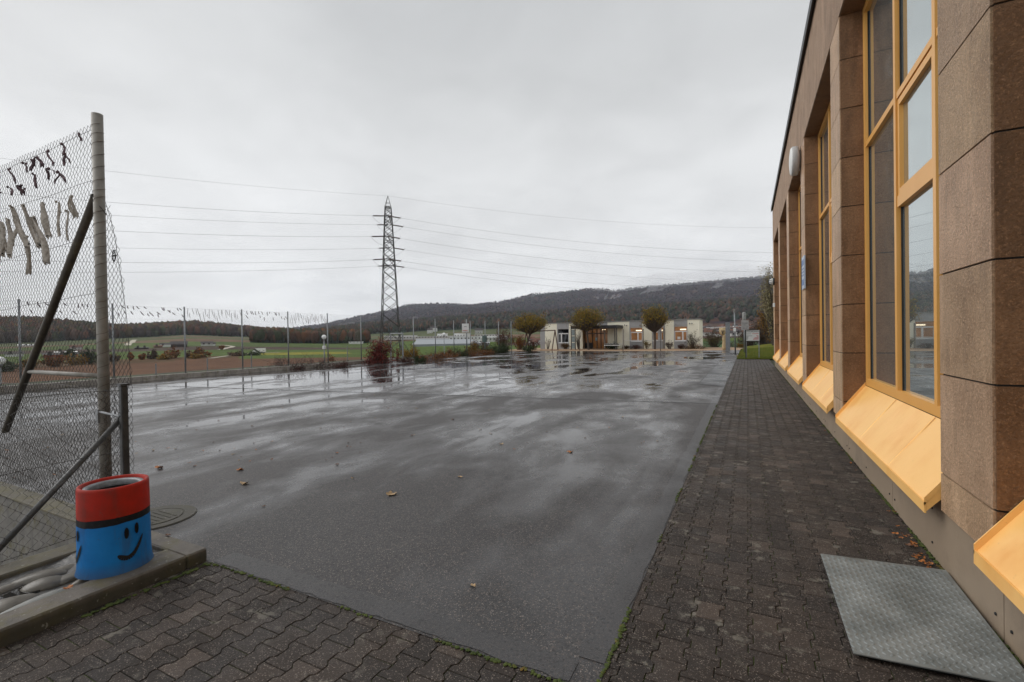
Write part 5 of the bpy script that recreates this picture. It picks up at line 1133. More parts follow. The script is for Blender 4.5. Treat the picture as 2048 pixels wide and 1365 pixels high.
# hedge bushes in the valley behind the brown field
hb = 0
for (x, y, r, w_, h_, pal, nm) in ((262, 738, 168, 12, 20, ORG_, 'orange'), (285, 735, 170, 14, 16, ORG_, 'orange'), (305, 728, 172, 22, 22, BRN, 'brown'), (345, 722, 172, 34, 22, ORG_, 'orange'), (330, 726, 166, 26, 14, YEL, 'yellow'), (380, 722, 168, 16, 16, BRN, 'brown'), (404, 719, 170, 36, 24, ORG_, 'orange'), (392, 722, 164, 22, 12, YEL, 'yellow'), (444, 700, 300, 14, 12, ORG_, 'orange'),
        (60, 748, 150, 30, 24, YEL, 'yellow'), (110, 742, 150, 50, 26, ORG_, 'orange'), (150, 738, 155, 50, 22, YEL, 'yellow'), (182, 738, 155, 34, 40, GRN, 'dark green'), (142, 720, 190, 20, 26, GRN, 'dark green'), (20, 745, 140, 60, 30, GRN, 'dark green'), (225, 732, 165, 30, 18, BRN, 'brown'), (470, 716, 175, 40, 8, BRN, 'brown'), (500, 717, 180, 60, 8, GRN, 'dark green')):
    d = r/math.sqrt(1+((x-CXP)/FPX)**2); a = math.atan((x-CXP)/FPX); X, Y = r*math.sin(a)*math.cos(TH)-r*math.cos(a)*math.sin(TH), r*math.sin(a)*math.sin(TH)+r*math.cos(a)*math.cos(TH)
    hb += 1; bush('field_bush', x, y, d, w_, h_, pal, f'{nm} hedge bush beyond the ploughed field, '+['farthest left', 'second from left', 'third from left', 'largest behind the fence', 'lowest yellow', 'right of the biggest', 'orange pair left', 'yellow pair right', 'by the farm track', 'seen through mesh, left', 'seen through mesh, left of the brace', 'seen through mesh, by the crossbar', 'seen through mesh, by the pole', 'seen through mesh, tall', 'at the left edge', 'just right of the pole', 'by the track bend', 'under the van'][hb-1], 'bush', 500, .35, 100+hb, 14, zb=z1(X, Y)-.3, group=f'{nm} bushes beyond the ploughed field')
# ================================================================== FAR BUILDINGS
PALE = simple('pale_render', (.50, .49, .46), .8); WHITEW = simple('white_render', (.68, .68, .66), .8); ROOFR = simple('brown_tiled_roof', (.14, .065, .045), .8); ROOFD = simple('dark_tiled_roof', (.06, .05, .05), .8); BARN = simple('dark_barn_boards', (.035, .025, .02), .8); REDB = simple('brick_red_wall', (.22, .06, .045), .8)
def house(name, px, py, r, wm_, dm, hm, rh, wall, roof, label, cat='house', group=None, rotd=0., flat=False, windows=True):
    a = math.atan((px-CXP)/FPX); ca_, sa_ = math.sin(a)*math.cos(TH)-math.cos(a)*math.sin(TH), math.sin(a)*math.sin(TH)+math.cos(a)*math.cos(TH)
    rs = np.geomspace(110, 940, 160); zs = terr(rs*ca_, rs*sa_); ys_ = horz(px)-FPX*(zs-HC)/hz_depth(px, rs); ok = np.where(ys_ <= py)[0]; rn = float(rs[ok[0]]) if len(ok) else r
    k_ = rn/r; wm_, dm, hm, rh = wm_*k_, min(25, dm*k_), hm*k_, rh*k_; r = rn; X, Y = r*ca_, r*sa_
    z = z1(X, Y); o = thing(name, (X, Y, z), label, cat, group)
    va_ = -np.array([X, Y])/r; an = math.atan2(va_[1], va_[0])+math.pi/2+rotd; ux = np.array([math.cos(an), math.sin(an), 0]); uy = np.array([-ux[1], ux[0], 0]); c = np.array([X, Y, z])
    mb = MB(); obox(mb, c+np.array([0, 0, hm/2-.4]), ux, uy, wm_/2, dm/2, hm/2+.4); wl = mb.build('wall', wall, o)
    P = lambda u, v, w_: c+ux*u+uy*v+np.array([0, 0, w_]); e = .4
    mb = MB()
    if flat: obox(mb, c+np.array([0, 0, hm+.25]), ux, uy, wm_/2+.3, dm/2+.3, .2)
    else:
        mb.add([P(-wm_/2-e, -dm/2-e, hm), P(wm_/2+e, -dm/2-e, hm), P(wm_/2+e, dm/2+e, hm), P(-wm_/2-e, dm/2+e, hm), P(-wm_/2-e, 0, hm+rh), P(wm_/2+e, 0, hm+rh)], [(0, 1, 5, 4), (2, 3, 4, 5), (0, 4, 3), (1, 2, 5), (3, 2, 1, 0)])
    mb.build('roof', roof, o)
    if windows:
        mb = MB()
        for k in range(max(1, int(wm_/3))):
            for q in range(max(1, int(hm/2.8))):
                for sg_ in (-1, 1): obox(mb, P(-wm_/2+1.5+k*3, sg_*(dm/2+.02), 1.5+q*2.7), ux, uy, .5, .03, .6)
        mb.build('window', ROOFD, wl)
    return o
# farms on the meadows (left)
house('barn', 358, 694.5, 520, 12, 9, 2.2, 3, BARN, ROOFD, 'dark wooden barn with wide gable on the green meadow', 'barn')
house('farmhouse', 331, 694, 530, 8, 6, 2, 1.5, WHITEW, ROOFD, 'pale farmhouse left of the dark barn', 'house')
house('farmhouse', 414, 692, 560, 10, 7, 2.4, 2, PALE, ROOFD, 'grey white farmhouse right of the dark barn', 'house')
house('shed', 425, 692, 600, 5, 4, 2, 1.5, WHITEW, ROOFD, 'small white shed right of the grey farmhouse', 'shed')
house('shed', 316, 696, 500, 6, 4, 1, 1, ROOFR, ROOFR, 'small brown shed at the left end of the farm', 'shed')
house('shed', 283, 699, 430, 8, 4, 1., .6, BARN, ROOFD, 'dark flat shed low in the meadow', 'shed')
house('barn', 122, 716, 260, 10, 5, 1.3, .8, REDB, ROOFD, 'long brick red barn seen through the near mesh', 'barn')
house('greenhouse', 132, 708, 330, 8, 3, .7, .5, WHITEW, WHITEW, 'long white low greenhouse above the brick red barn', 'greenhouse')
house('greenhouse', 56, 693, 430, 9, 3, .8, .5, WHITEW, WHITEW, 'white low greenhouse farther left behind the mesh', 'greenhouse')
house('farmhouse', 152, 700, 420, 6, 4, 1.5, 1.5, PALE, ROOFR, 'pale house with brown roof seen through the mesh', 'house')
house('shed', 28, 714, 260, 5, 3, 1, .8, WHITEW, ROOFD, 'white shed near the left edge behind the mesh', 'shed')
# industrial sheds and greenhouses below the mountain
SH = [(712, 687.5, 330, 9, .8, 'white low shed roof just left of the red tree'), (802, 679, 460, 30, 3, 'long white shed behind the pylon base'), (885, 676, 560, 12, 4, 'white box building beyond the second globe lamp'), (850, 678, 520, 84, 2, 'very long pale shed behind the globe lamp'), (958, 680, 470, 58, 3.2, 'bright white long hall right of the globe lamp'),
      (925, 674.5, 620, 22, 4, 'grey hall with a sloping white roof above the long halls'), (978, 674.5, 600, 36, 2.4, 'pale hall left of the first round tree'), (980, 683, 330, 12, 2, 'low pale shed behind the dark green bushes'), (967, 688, 300, 6, 2, 'tan and white shed behind the grey posts')]
for (x, y, r, w_, h_, lab) in SH: house('industrial_hall', x, y, r, w_, 22, h_, 2.0, WHITEW if 'white' in lab else PALE, WHITEW, lab, 'hall', None, 0, True, windows=True)
for i in range(6):
    x, y, r = 895+i*3, 682+i*1.9, 380-i*26
    house('greenhouse', x-12+i, y, r, 40, 5, .9, .7, simple('greenhouse_glass', (.27, .29, .31), .3) if i == 0 else bpy.data.materials['greenhouse_glass'], bpy.data.materials['greenhouse_glass'], 'row %s of the long low glass greenhouses' % ['one, farthest,', 'two from the back', 'three from the back', 'four from the back', 'five from the back', 'six, nearest,'][i], 'greenhouse', 'greenhouses below the mountain', 0, False, windows=False)
house('house', 868, 664, 760, 11, 8, 5, 3, WHITEW, ROOFD, 'white house on the slope left of the globe lamp', 'house'); house('house', 860, 663, 800, 9, 8, 5, 3, WHITEW, ROOFD, 'small white house on the slope, left of its white neighbour', 'house')
house('house', 958, 668, 700, 12, 8, 5, 3, PALE, ROOFD, 'pale house on the tan slope right of the basketball board', 'house')
# town at the right
g = np.random.default_rng(77); TP = [(1428, 660, 30, 'long white hall roof in the town right of the yellow building', True)]
house('town_hall', 1428, 664, 760, 34, 14, 6, 2, WHITEW, WHITEW, 'long white roofed hall in the town right of the yellow building', 'hall', None, 0, True)
cells = []
for row in range(5):
    for cx_ in range(16):
        x = 1408+cx_*6.3+g.uniform(-1.5, 1.5); y = 658+row*3.6+g.uniform(-.8, .8)
        if x > 1512 or (abs(x-1428) < 9 and y < 663): continue
        cells.append((x, y, row))
for (x, y, row) in cells:
    r = 900-row*70; wl = [WHITEW, PALE, WHITEW, PALE][int(g.integers(4))]; rf = [ROOFR, ROOFD, ROOFD, ROOFR, ROOFR][int(g.integers(5))]
    house('town_house', x, y, r*g.uniform(.97, 1.03), g.uniform(5, 8.5), 7, g.uniform(2.6, 5), g.uniform(2.2, 3.2), wl, rf, 'small %s house with %s roof in the crowded distant town' % ('white' if wl is WHITEW else 'grey', 'brown' if rf is ROOFR else 'dark'), 'house', '%s distant town houses with %s roofs' % ('white' if wl is WHITEW else 'grey', 'brown' if rf is ROOFR else 'dark'), float(g.uniform(-.7, .7)))
for (x, y, lab) in ((1068, 692, 'left of the yellow building, nearer'), (1074, 688, 'left of the yellow building, middle'), (1062, 686, 'left of the yellow building, farthest')):
    house('town_house', x, y, 420, 6, 6, 3, 2.2, PALE, ROOFR, 'small house '+lab, 'house')
# town trees
for i in range(26):
    x, y = 1410+g.uniform(0, 100), 662+g.uniform(0, 16); r = 860-(y-658)*20
    bush('town_tree', x, y, r*.93, g.uniform(5, 9), g.uniform(5, 9), [GRN, BRN, BRN, ORG_][i % 4], '%s tree among the distant town houses' % ['dark green', 'brown', 'brown', 'rust'][i % 4], 'tree', 160, .9, 300+i, 7, zb=float(atr(x, y+2, r)[2])-1, group='%s trees among the town houses' % ['dark green', 'brown', 'brown', 'rust'][i % 4])
# white van on the field road
def van():
    r = 215; x, y = 518, 704; c = atr(x, y, r); a = math.atan((x-CXP)/FPX); va_ = np.array([-c[0], -c[1], 0])/r; ux = np.array([va_[1], -va_[0], 0]); uy = -va_
    rt = math.radians(25); ux, uy = ux*math.cos(rt)+uy*math.sin(rt), uy*math.cos(rt)-ux*math.sin(rt)
    zt = z1(c[0], c[1]); c[2] = zt; o = thing('parked_van', tuple(c), 'white van standing on the farm track in the green field', 'van')
    P = lambda u, v, w_: c+ux*u+uy*v+np.array([0, 0, w_]); prof = [(-2.3, .4), (2.2, .4), (2.3, 1.0), (1.5, 1.25), (1.0, 2.0), (-2.2, 2.05), (-2.35, 1.0)]; mb = MB(); n = len(prof)
    mb.add([P(u, -.9, w_) for u, w_ in prof]+[P(u, .9, w_) for u, w_ in prof], [tuple(range(n-1, -1, -1)), tuple(range(n, 2*n))]+[(i, (i+1) % n, n+(i+1) % n, n+i) for i in range(n)]); mb.build('body', MT['white'], o)
    for u in (-1.5, 1.5):
        for v in (-.85, .85):
            mb = MB(); mb.tube([P(u, v-.1, .33), P(u, v+.1, .33)], .33, 12); mb.build('wheel', MT['blackpaint'], o)
    mb = MB()
    for v in (-.91, .91): obox(mb, P(1.0, v, 1.5), ux, uy, .35, .01, .25)
    obox(mb, P(1.3, 0, 1.6), ux, uy, .03, .75, .3); mb.build('window', MT['glass_dark'], o)
van()
# pale tracks
def track(name, pts, wd, lab=None):
    mb = MB(); V = []
    P = [np.array(p, float) for p in pts]; Q = []
    for a, b_ in zip(P[:-1], P[1:]):
        for k in range(12): Q.append(a+(b_-a)*k/12)
    Q.append(P[-1])
    for i, q in enumerate(Q):
        d = Q[min(i+1, len(Q)-1)]-Q[max(i-1, 0)]; d /= np.linalg.norm(d); n_ = np.array([-d[1], d[0]])
        for s_ in (-1, 1): e_ = q+n_*wd/2*s_; V.append((e_[0], e_[1], z1(e_[0], e_[1])+.12))
    mb.add(V, [(2*i, 2*i+1, 2*i+3, 2*i+2) for i in range(len(Q)-1)]); return struct(mb.build(name, simple('gravel_track', (.42, .38, .30), .9) if 'gravel_track' not in bpy.data.materials else bpy.data.materials['gravel_track']))
def mp(px, r): a = math.atan((px-CXP)/FPX); return (r*math.sin(a)*math.cos(TH)-r*math.cos(a)*math.sin(TH), r*math.sin(a)*math.sin(TH)+r*math.cos(a)*math.cos(TH))
track('farm_track', [mp(420, 160), mp(450, 172), mp(490, 195), mp(515, 212), mp(560, 225)], 1.6)
track('farm_track', [mp(440, 300), mp(455, 330), mp(466, 360), mp(440, 385), mp(400, 400)], 3)
track('farm_track', [mp(255, 430), mp(262, 500), mp(270, 600)], 4); track('farm_track', [mp(1400, 290), mp(1440, 282), mp(1500, 270)], 2)
# ================================================================== SIGNS, CARVED POST, LAWN at the path end
def lettering(txt, size, loc, mat, parent, name='lettering', ry=0.):
    cu = bpy.data.curves.new('t', 'FONT'); cu.body = txt; cu.size = size; cu.extrude = .002; cu.align_x = 'CENTER'; cu.align_y = 'CENTER'; tmp = bpy.data.objects.new('t', cu); scene.collection.objects.link(tmp)
    dg = bpy.context.evaluated_depsgraph_get(); me = bpy.data.meshes.new_from_object(tmp.evaluated_get(dg)); bpy.data.objects.remove(tmp)
    M_ = Matrix.Translation(Vector(loc)-Vector(ORG[parent.name])) @ Matrix.Rotation(math.radians(90), 4, 'X'); me.transform(M_); me.materials.clear(); me.materials.append(mat)
    me.name = name; o = bpy.data.objects.new(name, me); scene.collection.objects.link(o); o.parent = parent; ORG[o.name] = ORG[parent.name]; return o
SY = 34.7; sx = lambda px, Y=SY: float(ony(px, 690, Y)[0]); sz_ = lambda px, py, Y=SY: float(ony(px, py, Y)[2])
INKR = simple('red_ink', (.5, .05, .05), .5); INKG = simple('grey_ink', (.10, .12, .12), .5)
bd = thing('notice_board', (sx(1505), SY, 0), 'white notice board with black heading and red lines on the lawn', 'sign')
x0, x1 = sx(1490.5), sx(1519); za, zb_ = sz_(1505, 682), sz_(1505, 661); mb = MB(); mb.box((x0, SY-.02, za), (x1, SY, zb_)); mb.build('panel', MT['white'], bd)
mb = MB(); mb.box((x0-.015, SY-.03, za-.015), (x1+.015, SY-.021, za+.006)); mb.box((x0-.015, SY-.03, zb_-.006), (x1+.015, SY-.021, zb_+.015)); mb.box((x0-.015, SY-.03, za+.006), (x0+.008, SY-.021, zb_-.006)); mb.box((x1-.008, SY-.03, za+.006), (x1+.015, SY-.021, zb_-.006)); mb.build('frame', MT['steel'], bd)
W_ = x1-x0; Hh = zb_-za; lettering('PLATZORDNUNG', .15*W_/.95, ((x0+x1)/2, SY-.024, zb_-.13*Hh), INKG, bd)
mb = MB()
for k, (f, a, b_) in enumerate(((.34, .08, .42), (.53, .06, .5), (.62, .06, .24), (.70, .06, .22), (.78, .06, .2), (.86, .06, .18))): mb.box((x0+W_*a, SY-.025, zb_-Hh*f-.012), (x0+W_*b_, SY-.0205, zb_-Hh*f+.010))
mb.build('text_line', INKG, bd)
mb = MB()
for k, (f, a, b_) in enumerate(((.33, .5, .95), (.52, .78, .94), (.62, .82, .94), (.70, .66, .94), (.78, .6, .94), (.86, .55, .94))): mb.box((x0+W_*a, SY-.025, zb_-Hh*f-.013), (x0+W_*b_, SY-.0205, zb_-Hh*f+.013))
mb.build('text_line', INKR, bd)
for px_ in (1492.8, 1518): X = sx(px_); mb = MB(); mb.tube([(X, SY+.035, -.1), (X, SY+.035, zb_)], .03, 8); mb.build('post', MT['steel'], bd)
bk = thing('black_post_sign', (sx(1491.2), SY-.5, 0), 'grey sign with black lettering on a black post on the lawn', 'sign'); Y2 = SY-.5
mb = MB(); X = sx(1491.4, Y2); mb.tube([(X, Y2, -.1), (X, Y2, sz_(1491, 644, Y2))], .032, 8); mb.build('post', MT['blacksteel'], bk)
xa, xb = sx(1483, Y2), sx(1498, Y2); za2, zb2 = sz_(1490, 660, Y2), sz_(1490, 641, Y2); mb = MB(); mb.box((xa, Y2-.055, za2), (xb, Y2-.035, zb2)); mb.build('panel', simple('pale_grey_panel', (.36, .35, .34), .5), bk)
lettering('SPIELWIESE', .165*(xb-xa)/.62*.62, ((xa+xb)/2, Y2-.058, zb2-.3*(zb2-za2)), INKG, bk)
mb = MB(); 
for f, a, b_ in ((.52, .42, .58), (.72, .12, .88), (.82, .15, .85), (.9, .12, .8)): mb.box((xa+(xb-xa)*a, Y2-.059, zb2-(zb2-za2)*f-.008), (xa+(xb-xa)*b_, Y2-.0555, zb2-(zb2-za2)*f+.008))
mb.build('text_line', simple('faded_ink', (.2, .2, .2)), bk)
# posts near the path end
p = onz(1471, 708.5); mb = MB(); zt = atr(1468.5, 619, math.hypot(p[0], p[1]))[2]; mb.tube([(p[0], p[1], 0), (p[0]-.05, p[1], zt)], [.06, .045], 10); lp_ = thing('lamp_post', tuple(p), 'slim grey lamp post at the yard edge left of the signs', 'lamp post'); mb.build('pole', MT['steel'], lp_, True)
mb = MB(); q = atr(1469.5, 660, math.hypot(p[0], p[1])); mb.bbox((q[0]-.09, q[1]-.13, q[2]-.14), (q[0]+.09, q[1]-.05, q[2]+.14), .02); mb.build('small_plate', MT['white'], lp_)
mb = MB(); mb.bbox((p[0]-.12, p[1]-.08, zt-.25), (p[0]-.0, p[1]+.08, zt+.02), .02); mb.build('lamp_head', MT['steel_dull'], lp_)
p = onz(1489, 706); p2 = atr(1488.5, 625, math.hypot(p[0], p[1])); mb = MB(); mb.tube([(p[0], p[1], -.3), (p[0], p[1], p2[2]-.5)], .05, 10); lq = thing('lamp_post', tuple(p), 'short lamp post with cylindrical head rising behind the grey sign', 'lamp post'); mb.build('pole', MT['steel'], lq, True)
mb = MB(); mb.lathe([(.14, -.7), (.15, -.1), (.11, 0), (.001, .03)], (p[0], p[1], p2[2]), 16); mb.build('lamp_head', MT['steel_dull'], lq, True)
# carved totem and steel column
p = onz(1446, 700); tt = thing('carved_post', tuple(p), 'carved wooden post with a pale animal like head beside a grey column', 'sculpture'); zt = atr(1445, 655.5, math.hypot(p[0], p[1]))[2]
MT['pinew'] = simple('pale_carved_wood', (.42, .31, .17), .7, .25, 5, .3, 25)
mb = MB(); R_ = lambda z: .15+.05*math.sin(z*2.3+.4)+.03*math.sin(z*6); prof = [(R_(z)*(1 if z < zt*.72 else 1), z) for z in np.linspace(0, zt*.66, 14)]; mb.lathe(prof, (p[0]+.12, p[1], 0), 14, caps=True); mb.build('body', MT['pinew'], tt, True)
mb = MB(); vs, fs = ICO[3]; V = vs.copy(); V[:, 2] *= 1.25; V[:, 0] *= 1+.22*(V[:, 2] > .2); mb.add(V*np.array([.30, .26, .34])+np.array([p[0]-.02, p[1], zt-.42]), fs)
for s_ in (-1, 1): mb.add(ICO[2][0]*np.array([.09, .09, .14])+np.array([p[0]-.02+s_*.24, p[1], zt-.1]), ICO[2][1])
mb.build('head', MT['pinew'], tt, True)
mb = MB()
for s_ in (-.5, .9): mb.add(ICO[2][0]*.06+np.array([p[0]+s_*.13, p[1]-.25, zt-.36]), ICO[2][1])
mb.add(ICO[2][0]*np.array([.05, .07, .12])+np.array([p[0]+.0, p[1]-.26, zt-.55]), ICO[2][1]); mb.build('eye', MT['blackpaint'], tt)
p = onz(1456, 701.5); zt = atr(1456, 645, math.hypot(p[0], p[1]))[2]; cl_ = thing('steel_column', tuple(p), 'thick grey steel column right of the carved wooden post', 'column')
mb = MB(); mb.box((p[0]-.20, p[1]-.12, 0), (p[0]+.20, p[1]-.09, zt)); mb.box((p[0]-.20, p[1]+.09, 0), (p[0]+.20, p[1]+.12, zt)); mb.box((p[0]-.02, p[1]-.09, 0), (p[0]+.02, p[1]+.09, zt)); mb.build('profile', MT['steel'], cl_)
mb = MB(); mb.box((p[0]-.26, p[1]-.18, -.02), (p[0]+.26, p[1]+.18, .03)); mb.build('base_plate', MT['steel_dull'], cl_)
# lawn sheet with blades
nx, ny = 70, 140; X = np.linspace(-.62, 13, nx); Y = np.linspace(33.34, 62, ny); V = []; C = []; gg = np.random.default_rng(3)
for j in range(ny):
    for i in range(nx):
        x, y = X[i], Y[j]; e_ = min(1, (y-33.34)/6); z = .02+.55*((y-33.34)/28)**1.5*(1 if y < 50 else 1)*e_*.6*min(1, (x+.62)/3) + .01
        V.append((x+(.10*math.sin(y*.8) if i == 0 else 0)+(.16*max(0, y-40)/10 if i == 0 else 0), y, z)); nz = fbm(np.array([x*1.5]), np.array([y*.7]), 3, 4)[0]; edge = max(0, 1-(y-33.34)/.6)+max(0, 1-(x+.62)/.35)
        cc = np.array([.085, .115, .012])*(1-nz)+np.array([.15, .13, .012])*nz
        if edge > .3: cc = cc*.5+np.array([.16, .09, .02])*.5
        C.append(tuple(cc))
lw = MB(); lw.v = V; lw.c = C; lw.f = [(j*nx+i, j*nx+i+1, (j+1)*nx+i+1, (j+1)*nx+i) for j in range(ny-1) for i in range(nx-1)]; struct(lw.build('lawn', MT['lawn'], None, True))
gb = MB()
for i in range(26000):
    x = gg.uniform(-.62, 3.2); y = 33.4+gg.uniform(0, 1)**1.5*20; h = gg.uniform(.03, .075); a = gg.uniform(0, 6.28); c_ = vary(((.09, .13, .014), (.14, .13, .012), (.06, .10, .012))[i % 3], gg, .3)
    z = .02+.55*((y-33.34)/28)**1.5*min(1, (y-33.34)/6)*.6*min(1, (x+.62)/3); gb.cur = c_; dx, dy = .01*math.cos(a), .01*math.sin(a); gb.add([(x-dx, y-dy, z), (x+dx, y+dy, z), (x+dy*3, y+dx*3, z+h)], [(0, 1, 2)])
tag(gb.build('grass', MT['leafy']), 'short green yellow grass of the lawn at the path end', 'grass', kind='stuff')
# ================================================================== FALLEN LEAVES
def leafmesh(sc, seed, kind=0):
    g = np.random.default_rng(seed); n = 25; P = []
    for k in range(n):
        t_ = 2*math.pi*k/n; r = (.55+.45*abs(math.cos(2.5*t_))**.8 if kind == 0 else .4+.6*abs(math.cos(t_))**1.2)*sc*g.uniform(.85, 1.1); P.append((r*math.cos(t_), r*math.sin(t_)))
    curl = g.uniform(.15, .6)*sc; ph = g.uniform(0, 6.28); z = lambda x, y: curl*((x*math.cos(ph)+y*math.sin(ph))/sc)**2+.12*sc*math.sin(6*x/sc+ph)
    V = [(0, 0, .003)]+[(x*.5, y*.5, z(x*.5, y*.5)+.004) for x, y in P]+[(x, y, z(x, y)+.005) for x, y in P]
    F = [(0, 1+k, 1+(k+1) % n) for k in range(n)]+[(1+k, 1+n+k, 1+n+(k+1) % n, 1+(k+1) % n) for k in range(n)]
    return V, F
MT['leaf_tan'] = simple('tan_dead_leaf', (.38, .26, .14), .7, .3, 40); MT['leaf_brown'] = simple('brown_dead_leaf', (.13, .055, .025), .6, .4, 40); MT['leaf_orange'] = simple('orange_dead_leaf', (.36, .12, .02), .6, .3, 40)
BIG = [(783, 990, .075, 'leaf_tan', 'pale tan leaf lying alone in the middle foreground of the wet asphalt'), (488, 969, .07, 'leaf_tan', 'tan curled leaf on the asphalt right of the painted bin'), (480, 941, .055, 'leaf_orange', 'small ochre leaf just beyond the tan curled leaf'), (318, 937, .075, 'leaf_orange', 'bright orange curled leaf behind the painted bin'),
       (1140, 905, .06, 'leaf_orange', 'orange brown curled leaf alone on the right of the asphalt'), (920, 955, .04, 'leaf_tan', 'small tan leaf right of the pale tan leaf'), (1003, 889, .045, 'leaf_tan', 'flat pale leaf left of the orange brown curled leaf'), (905, 840, .05, 'leaf_brown', 'dark brown leaf in the middle of the yard'),
       (527, 1014, .025, 'leaf_brown', 'tiny dark leaf in front of the tan curled leaf'), (945, 1173, .028, 'leaf_tan', 'tiny pale leaf lowest in the asphalt foreground'), (136, 1178, .035, 'leaf_orange', 'orange leaf on the gutter stones beside the bin'), (336, 1072, .035, 'leaf_brown', 'brown leaf beside the kerb corner'), (674, 907, .03, 'leaf_orange', 'small orange leaf left of the dark brown leaf'), (705, 958, .025, 'leaf_tan', 'tiny pale leaf left of the pale tan leaf')]
for i, (x, y, s_, m, lab) in enumerate(BIG):
    z = .10 if (x, y) == (336, 1072) else (.08 if x == 136 else 0.); p = onz(x, y, z); s_ *= .8; V, F = leafmesh(s_, i, i % 2); mb = MB(); mb.add([(v[0]+p[0], v[1]+p[1], v[2]+z+.003) for v in V], F)
    mb.tube([(p[0]+s_*.3, p[1], z+.006), (p[0]+s_*1.1, p[1]+s_*.4, z+.008)], .0015, 4); tag(mb.build('fallen_leaf', MT[m], None, True, org=p), lab, 'leaf')
g = np.random.default_rng(12); protos = []
for i in range(6):
    V, F = leafmesh(g.uniform(.028, .045), 40+i, i % 2); mb = MB(); mb.add(V, F); me = mb.build('fallen_leaf', MT[['leaf_brown', 'leaf_tan', 'leaf_brown', 'leaf_orange', 'leaf_brown', 'leaf_tan'][i]], None, True); protos.append(me)
spots = []
while len(spots) < 95:
    x, y = (g.uniform(270, 760), g.uniform(775, 935)) if g.random() < .62 else (g.uniform(300, 1400), g.uniform(760, 900))
    p = onz(x, y); 
    if p[0] > -.8: continue
    spots.append(p)
for k in range(16): spots.append(onz(g.uniform(10, 140), g.uniform(860, 960)))
for k in range(22): y = g.uniform(2.4, 11)**1.0; spots.append(np.array([1.19-abs(g.normal(0, .035)), y, 0]))
for k in range(26): spots.append(np.array([1.17-abs(g.normal(0, .04)), g.uniform(4.25, 4.9), 0]))
for i, p in enumerate(spots):
    wall_ = i >= len(spots)-48; k = i % 6
    if i >= len(spots)-26 and i % 3: k = 3
    if i < 6: o = protos[i]; 
    else: o = protos[k].copy(); scene.collection.objects.link(o)
    o.location = (p[0], p[1], .004+(.01*g.random() if wall_ else 0)); o.rotation_euler = (g.uniform(-.2, .2), g.uniform(-.2, .2), g.uniform(0, 6.28)); s_ = g.uniform(.4, .9); o.scale = (s_, s_*g.uniform(.4, 1), s_)
    c_ = ['dark brown', 'pale tan', 'dark brown', 'orange', 'dark brown', 'pale tan'][k]
    if wall_: tag(o, f'small {c_} leaf drifted against the plinth of the hall', 'leaf', f'{c_} leaves along the hall plinth')
    else: tag(o, f'small {c_} leaf scattered on the left part of the wet yard', 'leaf', f'small {c_} leaves scattered on the yard')
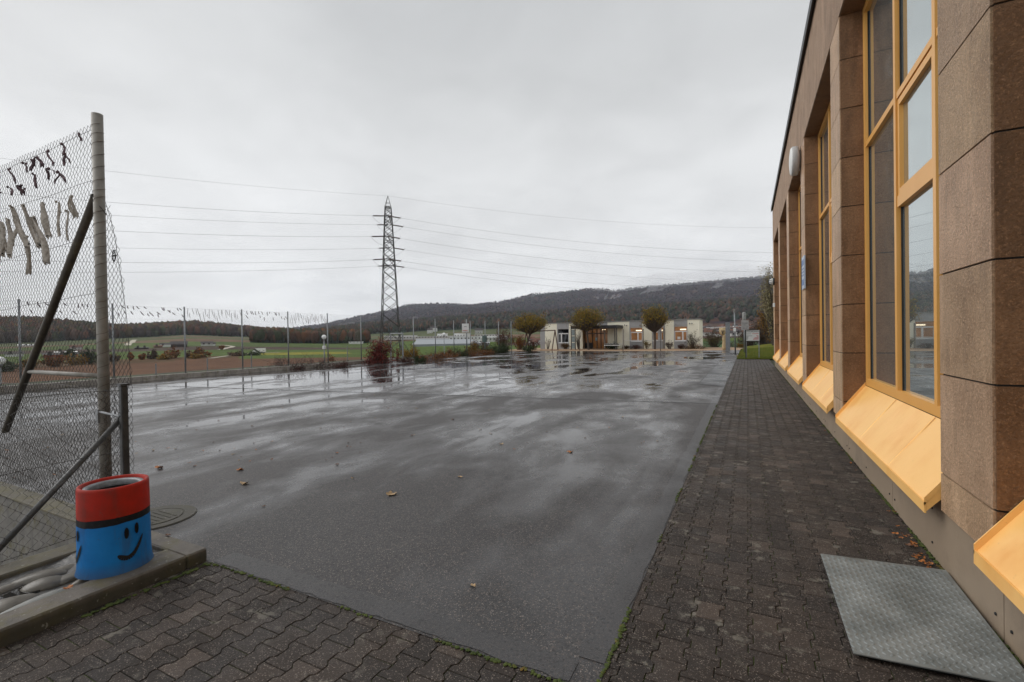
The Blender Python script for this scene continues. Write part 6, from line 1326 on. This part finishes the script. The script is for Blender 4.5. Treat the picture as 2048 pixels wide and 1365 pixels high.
# ================================================================== MIST AND HAZE
def volmat(name, dens, col):
    m = bpy.data.materials.new(name); m.use_nodes = True; t_ = m.node_tree; t_.nodes.remove(t_.nodes['Principled BSDF']); v = t_.nodes.new('ShaderNodeVolumePrincipled')
    v.inputs['Color'].default_value = (*col, 1); v.inputs['Density'].default_value = dens; v.inputs['Anisotropy'].default_value = .2; t_.links.new(v.outputs[0], t_.nodes['Material Output'].inputs['Volume']); return m
MISTM = volmat('mist_air', .010, (.97, .98, 1))
def mistbody(name, label, items, mat, seed):
    g = np.random.default_rng(seed); mb = MB(); vs, fs = ICO[3]
    for (px, py, r, wx, wz, tilt) in items:
        c = atr(px, py, r); s_ = r*.93/FPX; lat = np.array([math.cos(TH), math.sin(TH), 0]); dp = np.array([-math.sin(TH), math.cos(TH), 0]); V = vs.copy()
        k = 1+.35*np.sin(vs[:, [0]]*4+g.uniform(0, 6))*np.cos(vs[:, [2]]*5+g.uniform(0, 6))+.2*np.sin(vs[:, [0]]*11+vs[:, [2]]*7+g.uniform(0, 6)); V = V*k
        a, b_ = V[:, 0]*wx/2*s_, V[:, 2]*wz/2*s_; ct, st = math.cos(tilt), math.sin(tilt); A = a*ct-b_*st; Bv = a*st+b_*ct
        W = c+A[:, None]*lat+V[:, [1]]*dp*min(wx, wz*2)*.5*s_+Bv[:, None]*np.array([0, 0, 1]); mb.add(W, fs)
    return tag(mb.build(name, mat), label, 'mist', kind='stuff')
g = np.random.default_rng(9)
def rid(x): return np.interp(x, *YT[4000])
it = [(x, rid(x)-3+g.uniform(-5, 3), 3750, g.uniform(50, 90), g.uniform(9, 16), g.uniform(-.1, .12)) for x in np.arange(1215, 1640, 24)]
it += [(x, rid(x)-14+g.uniform(-5, 3), 3700, g.uniform(90, 130), g.uniform(18, 26), .05) for x in np.arange(1290, 1640, 34)]
mistbody('cloud_mist', 'low cloud brushing the ridge of the long mountain', it, volmat('thin_cloud', .0036, (.98, .98, 1)), 3)
it = []
for (x, y, n, w_, h_, tl) in ((1225, 592, 3, 12, 7, .8), (1300, 582, 3, 30, 7, .3), (1345, 600, 2, 8, 14, .2), (1222, 604, 2, 8, 6, .5), (1390, 590, 4, 22, 12, .5), (1455, 585, 2, 16, 10, .5), (1262, 616, 3, 14, 7, .2), (1190, 600, 2, 10, 5, .8), (1065, 590, 2, 9, 4, .9)):
    for k in range(n): it.append((x+g.normal(0, w_*.5), y+g.normal(0, h_*.4), 3150, w_*g.uniform(1., 2), h_*g.uniform(.8, 1.6), tl+g.uniform(-.3, .3)))
for (x, y, n, w_, h_, tl) in ((700, 652, 7, 20, 7, .15), (728, 652, 4, 9, 11, 1.0), (665, 657, 3, 22, 5, .2), (640, 661, 3, 18, 4, .2), (582, 661, 4, 12, 9, .9), (815, 645, 4, 16, 6, .1), (835, 637, 4, 12, 5, .75), (885, 650, 4, 14, 5, .4), (760, 655, 2, 20, 4, .1)):
    for k in range(n): it.append((x+g.normal(0, w_*.5), y+g.normal(0, h_*.3), 2100, w_*g.uniform(.6, 1.3), h_*g.uniform(.6, 1.3), tl+g.uniform(-.2, .2)))
mistbody('mist', 'torn wisps of mist rising from the forest', it, volmat('wisp_air', .005, (.98, .98, 1)), 4)
hz = MB(); hz.box((-5500, -5450, -60), (5500, 5500, 760)); tag(hz.build('haze', volmat('haze_air', 6e-5, (.84, .90, 1.0))), 'thin grey autumn haze filling the valley', 'haze', kind='stuff')
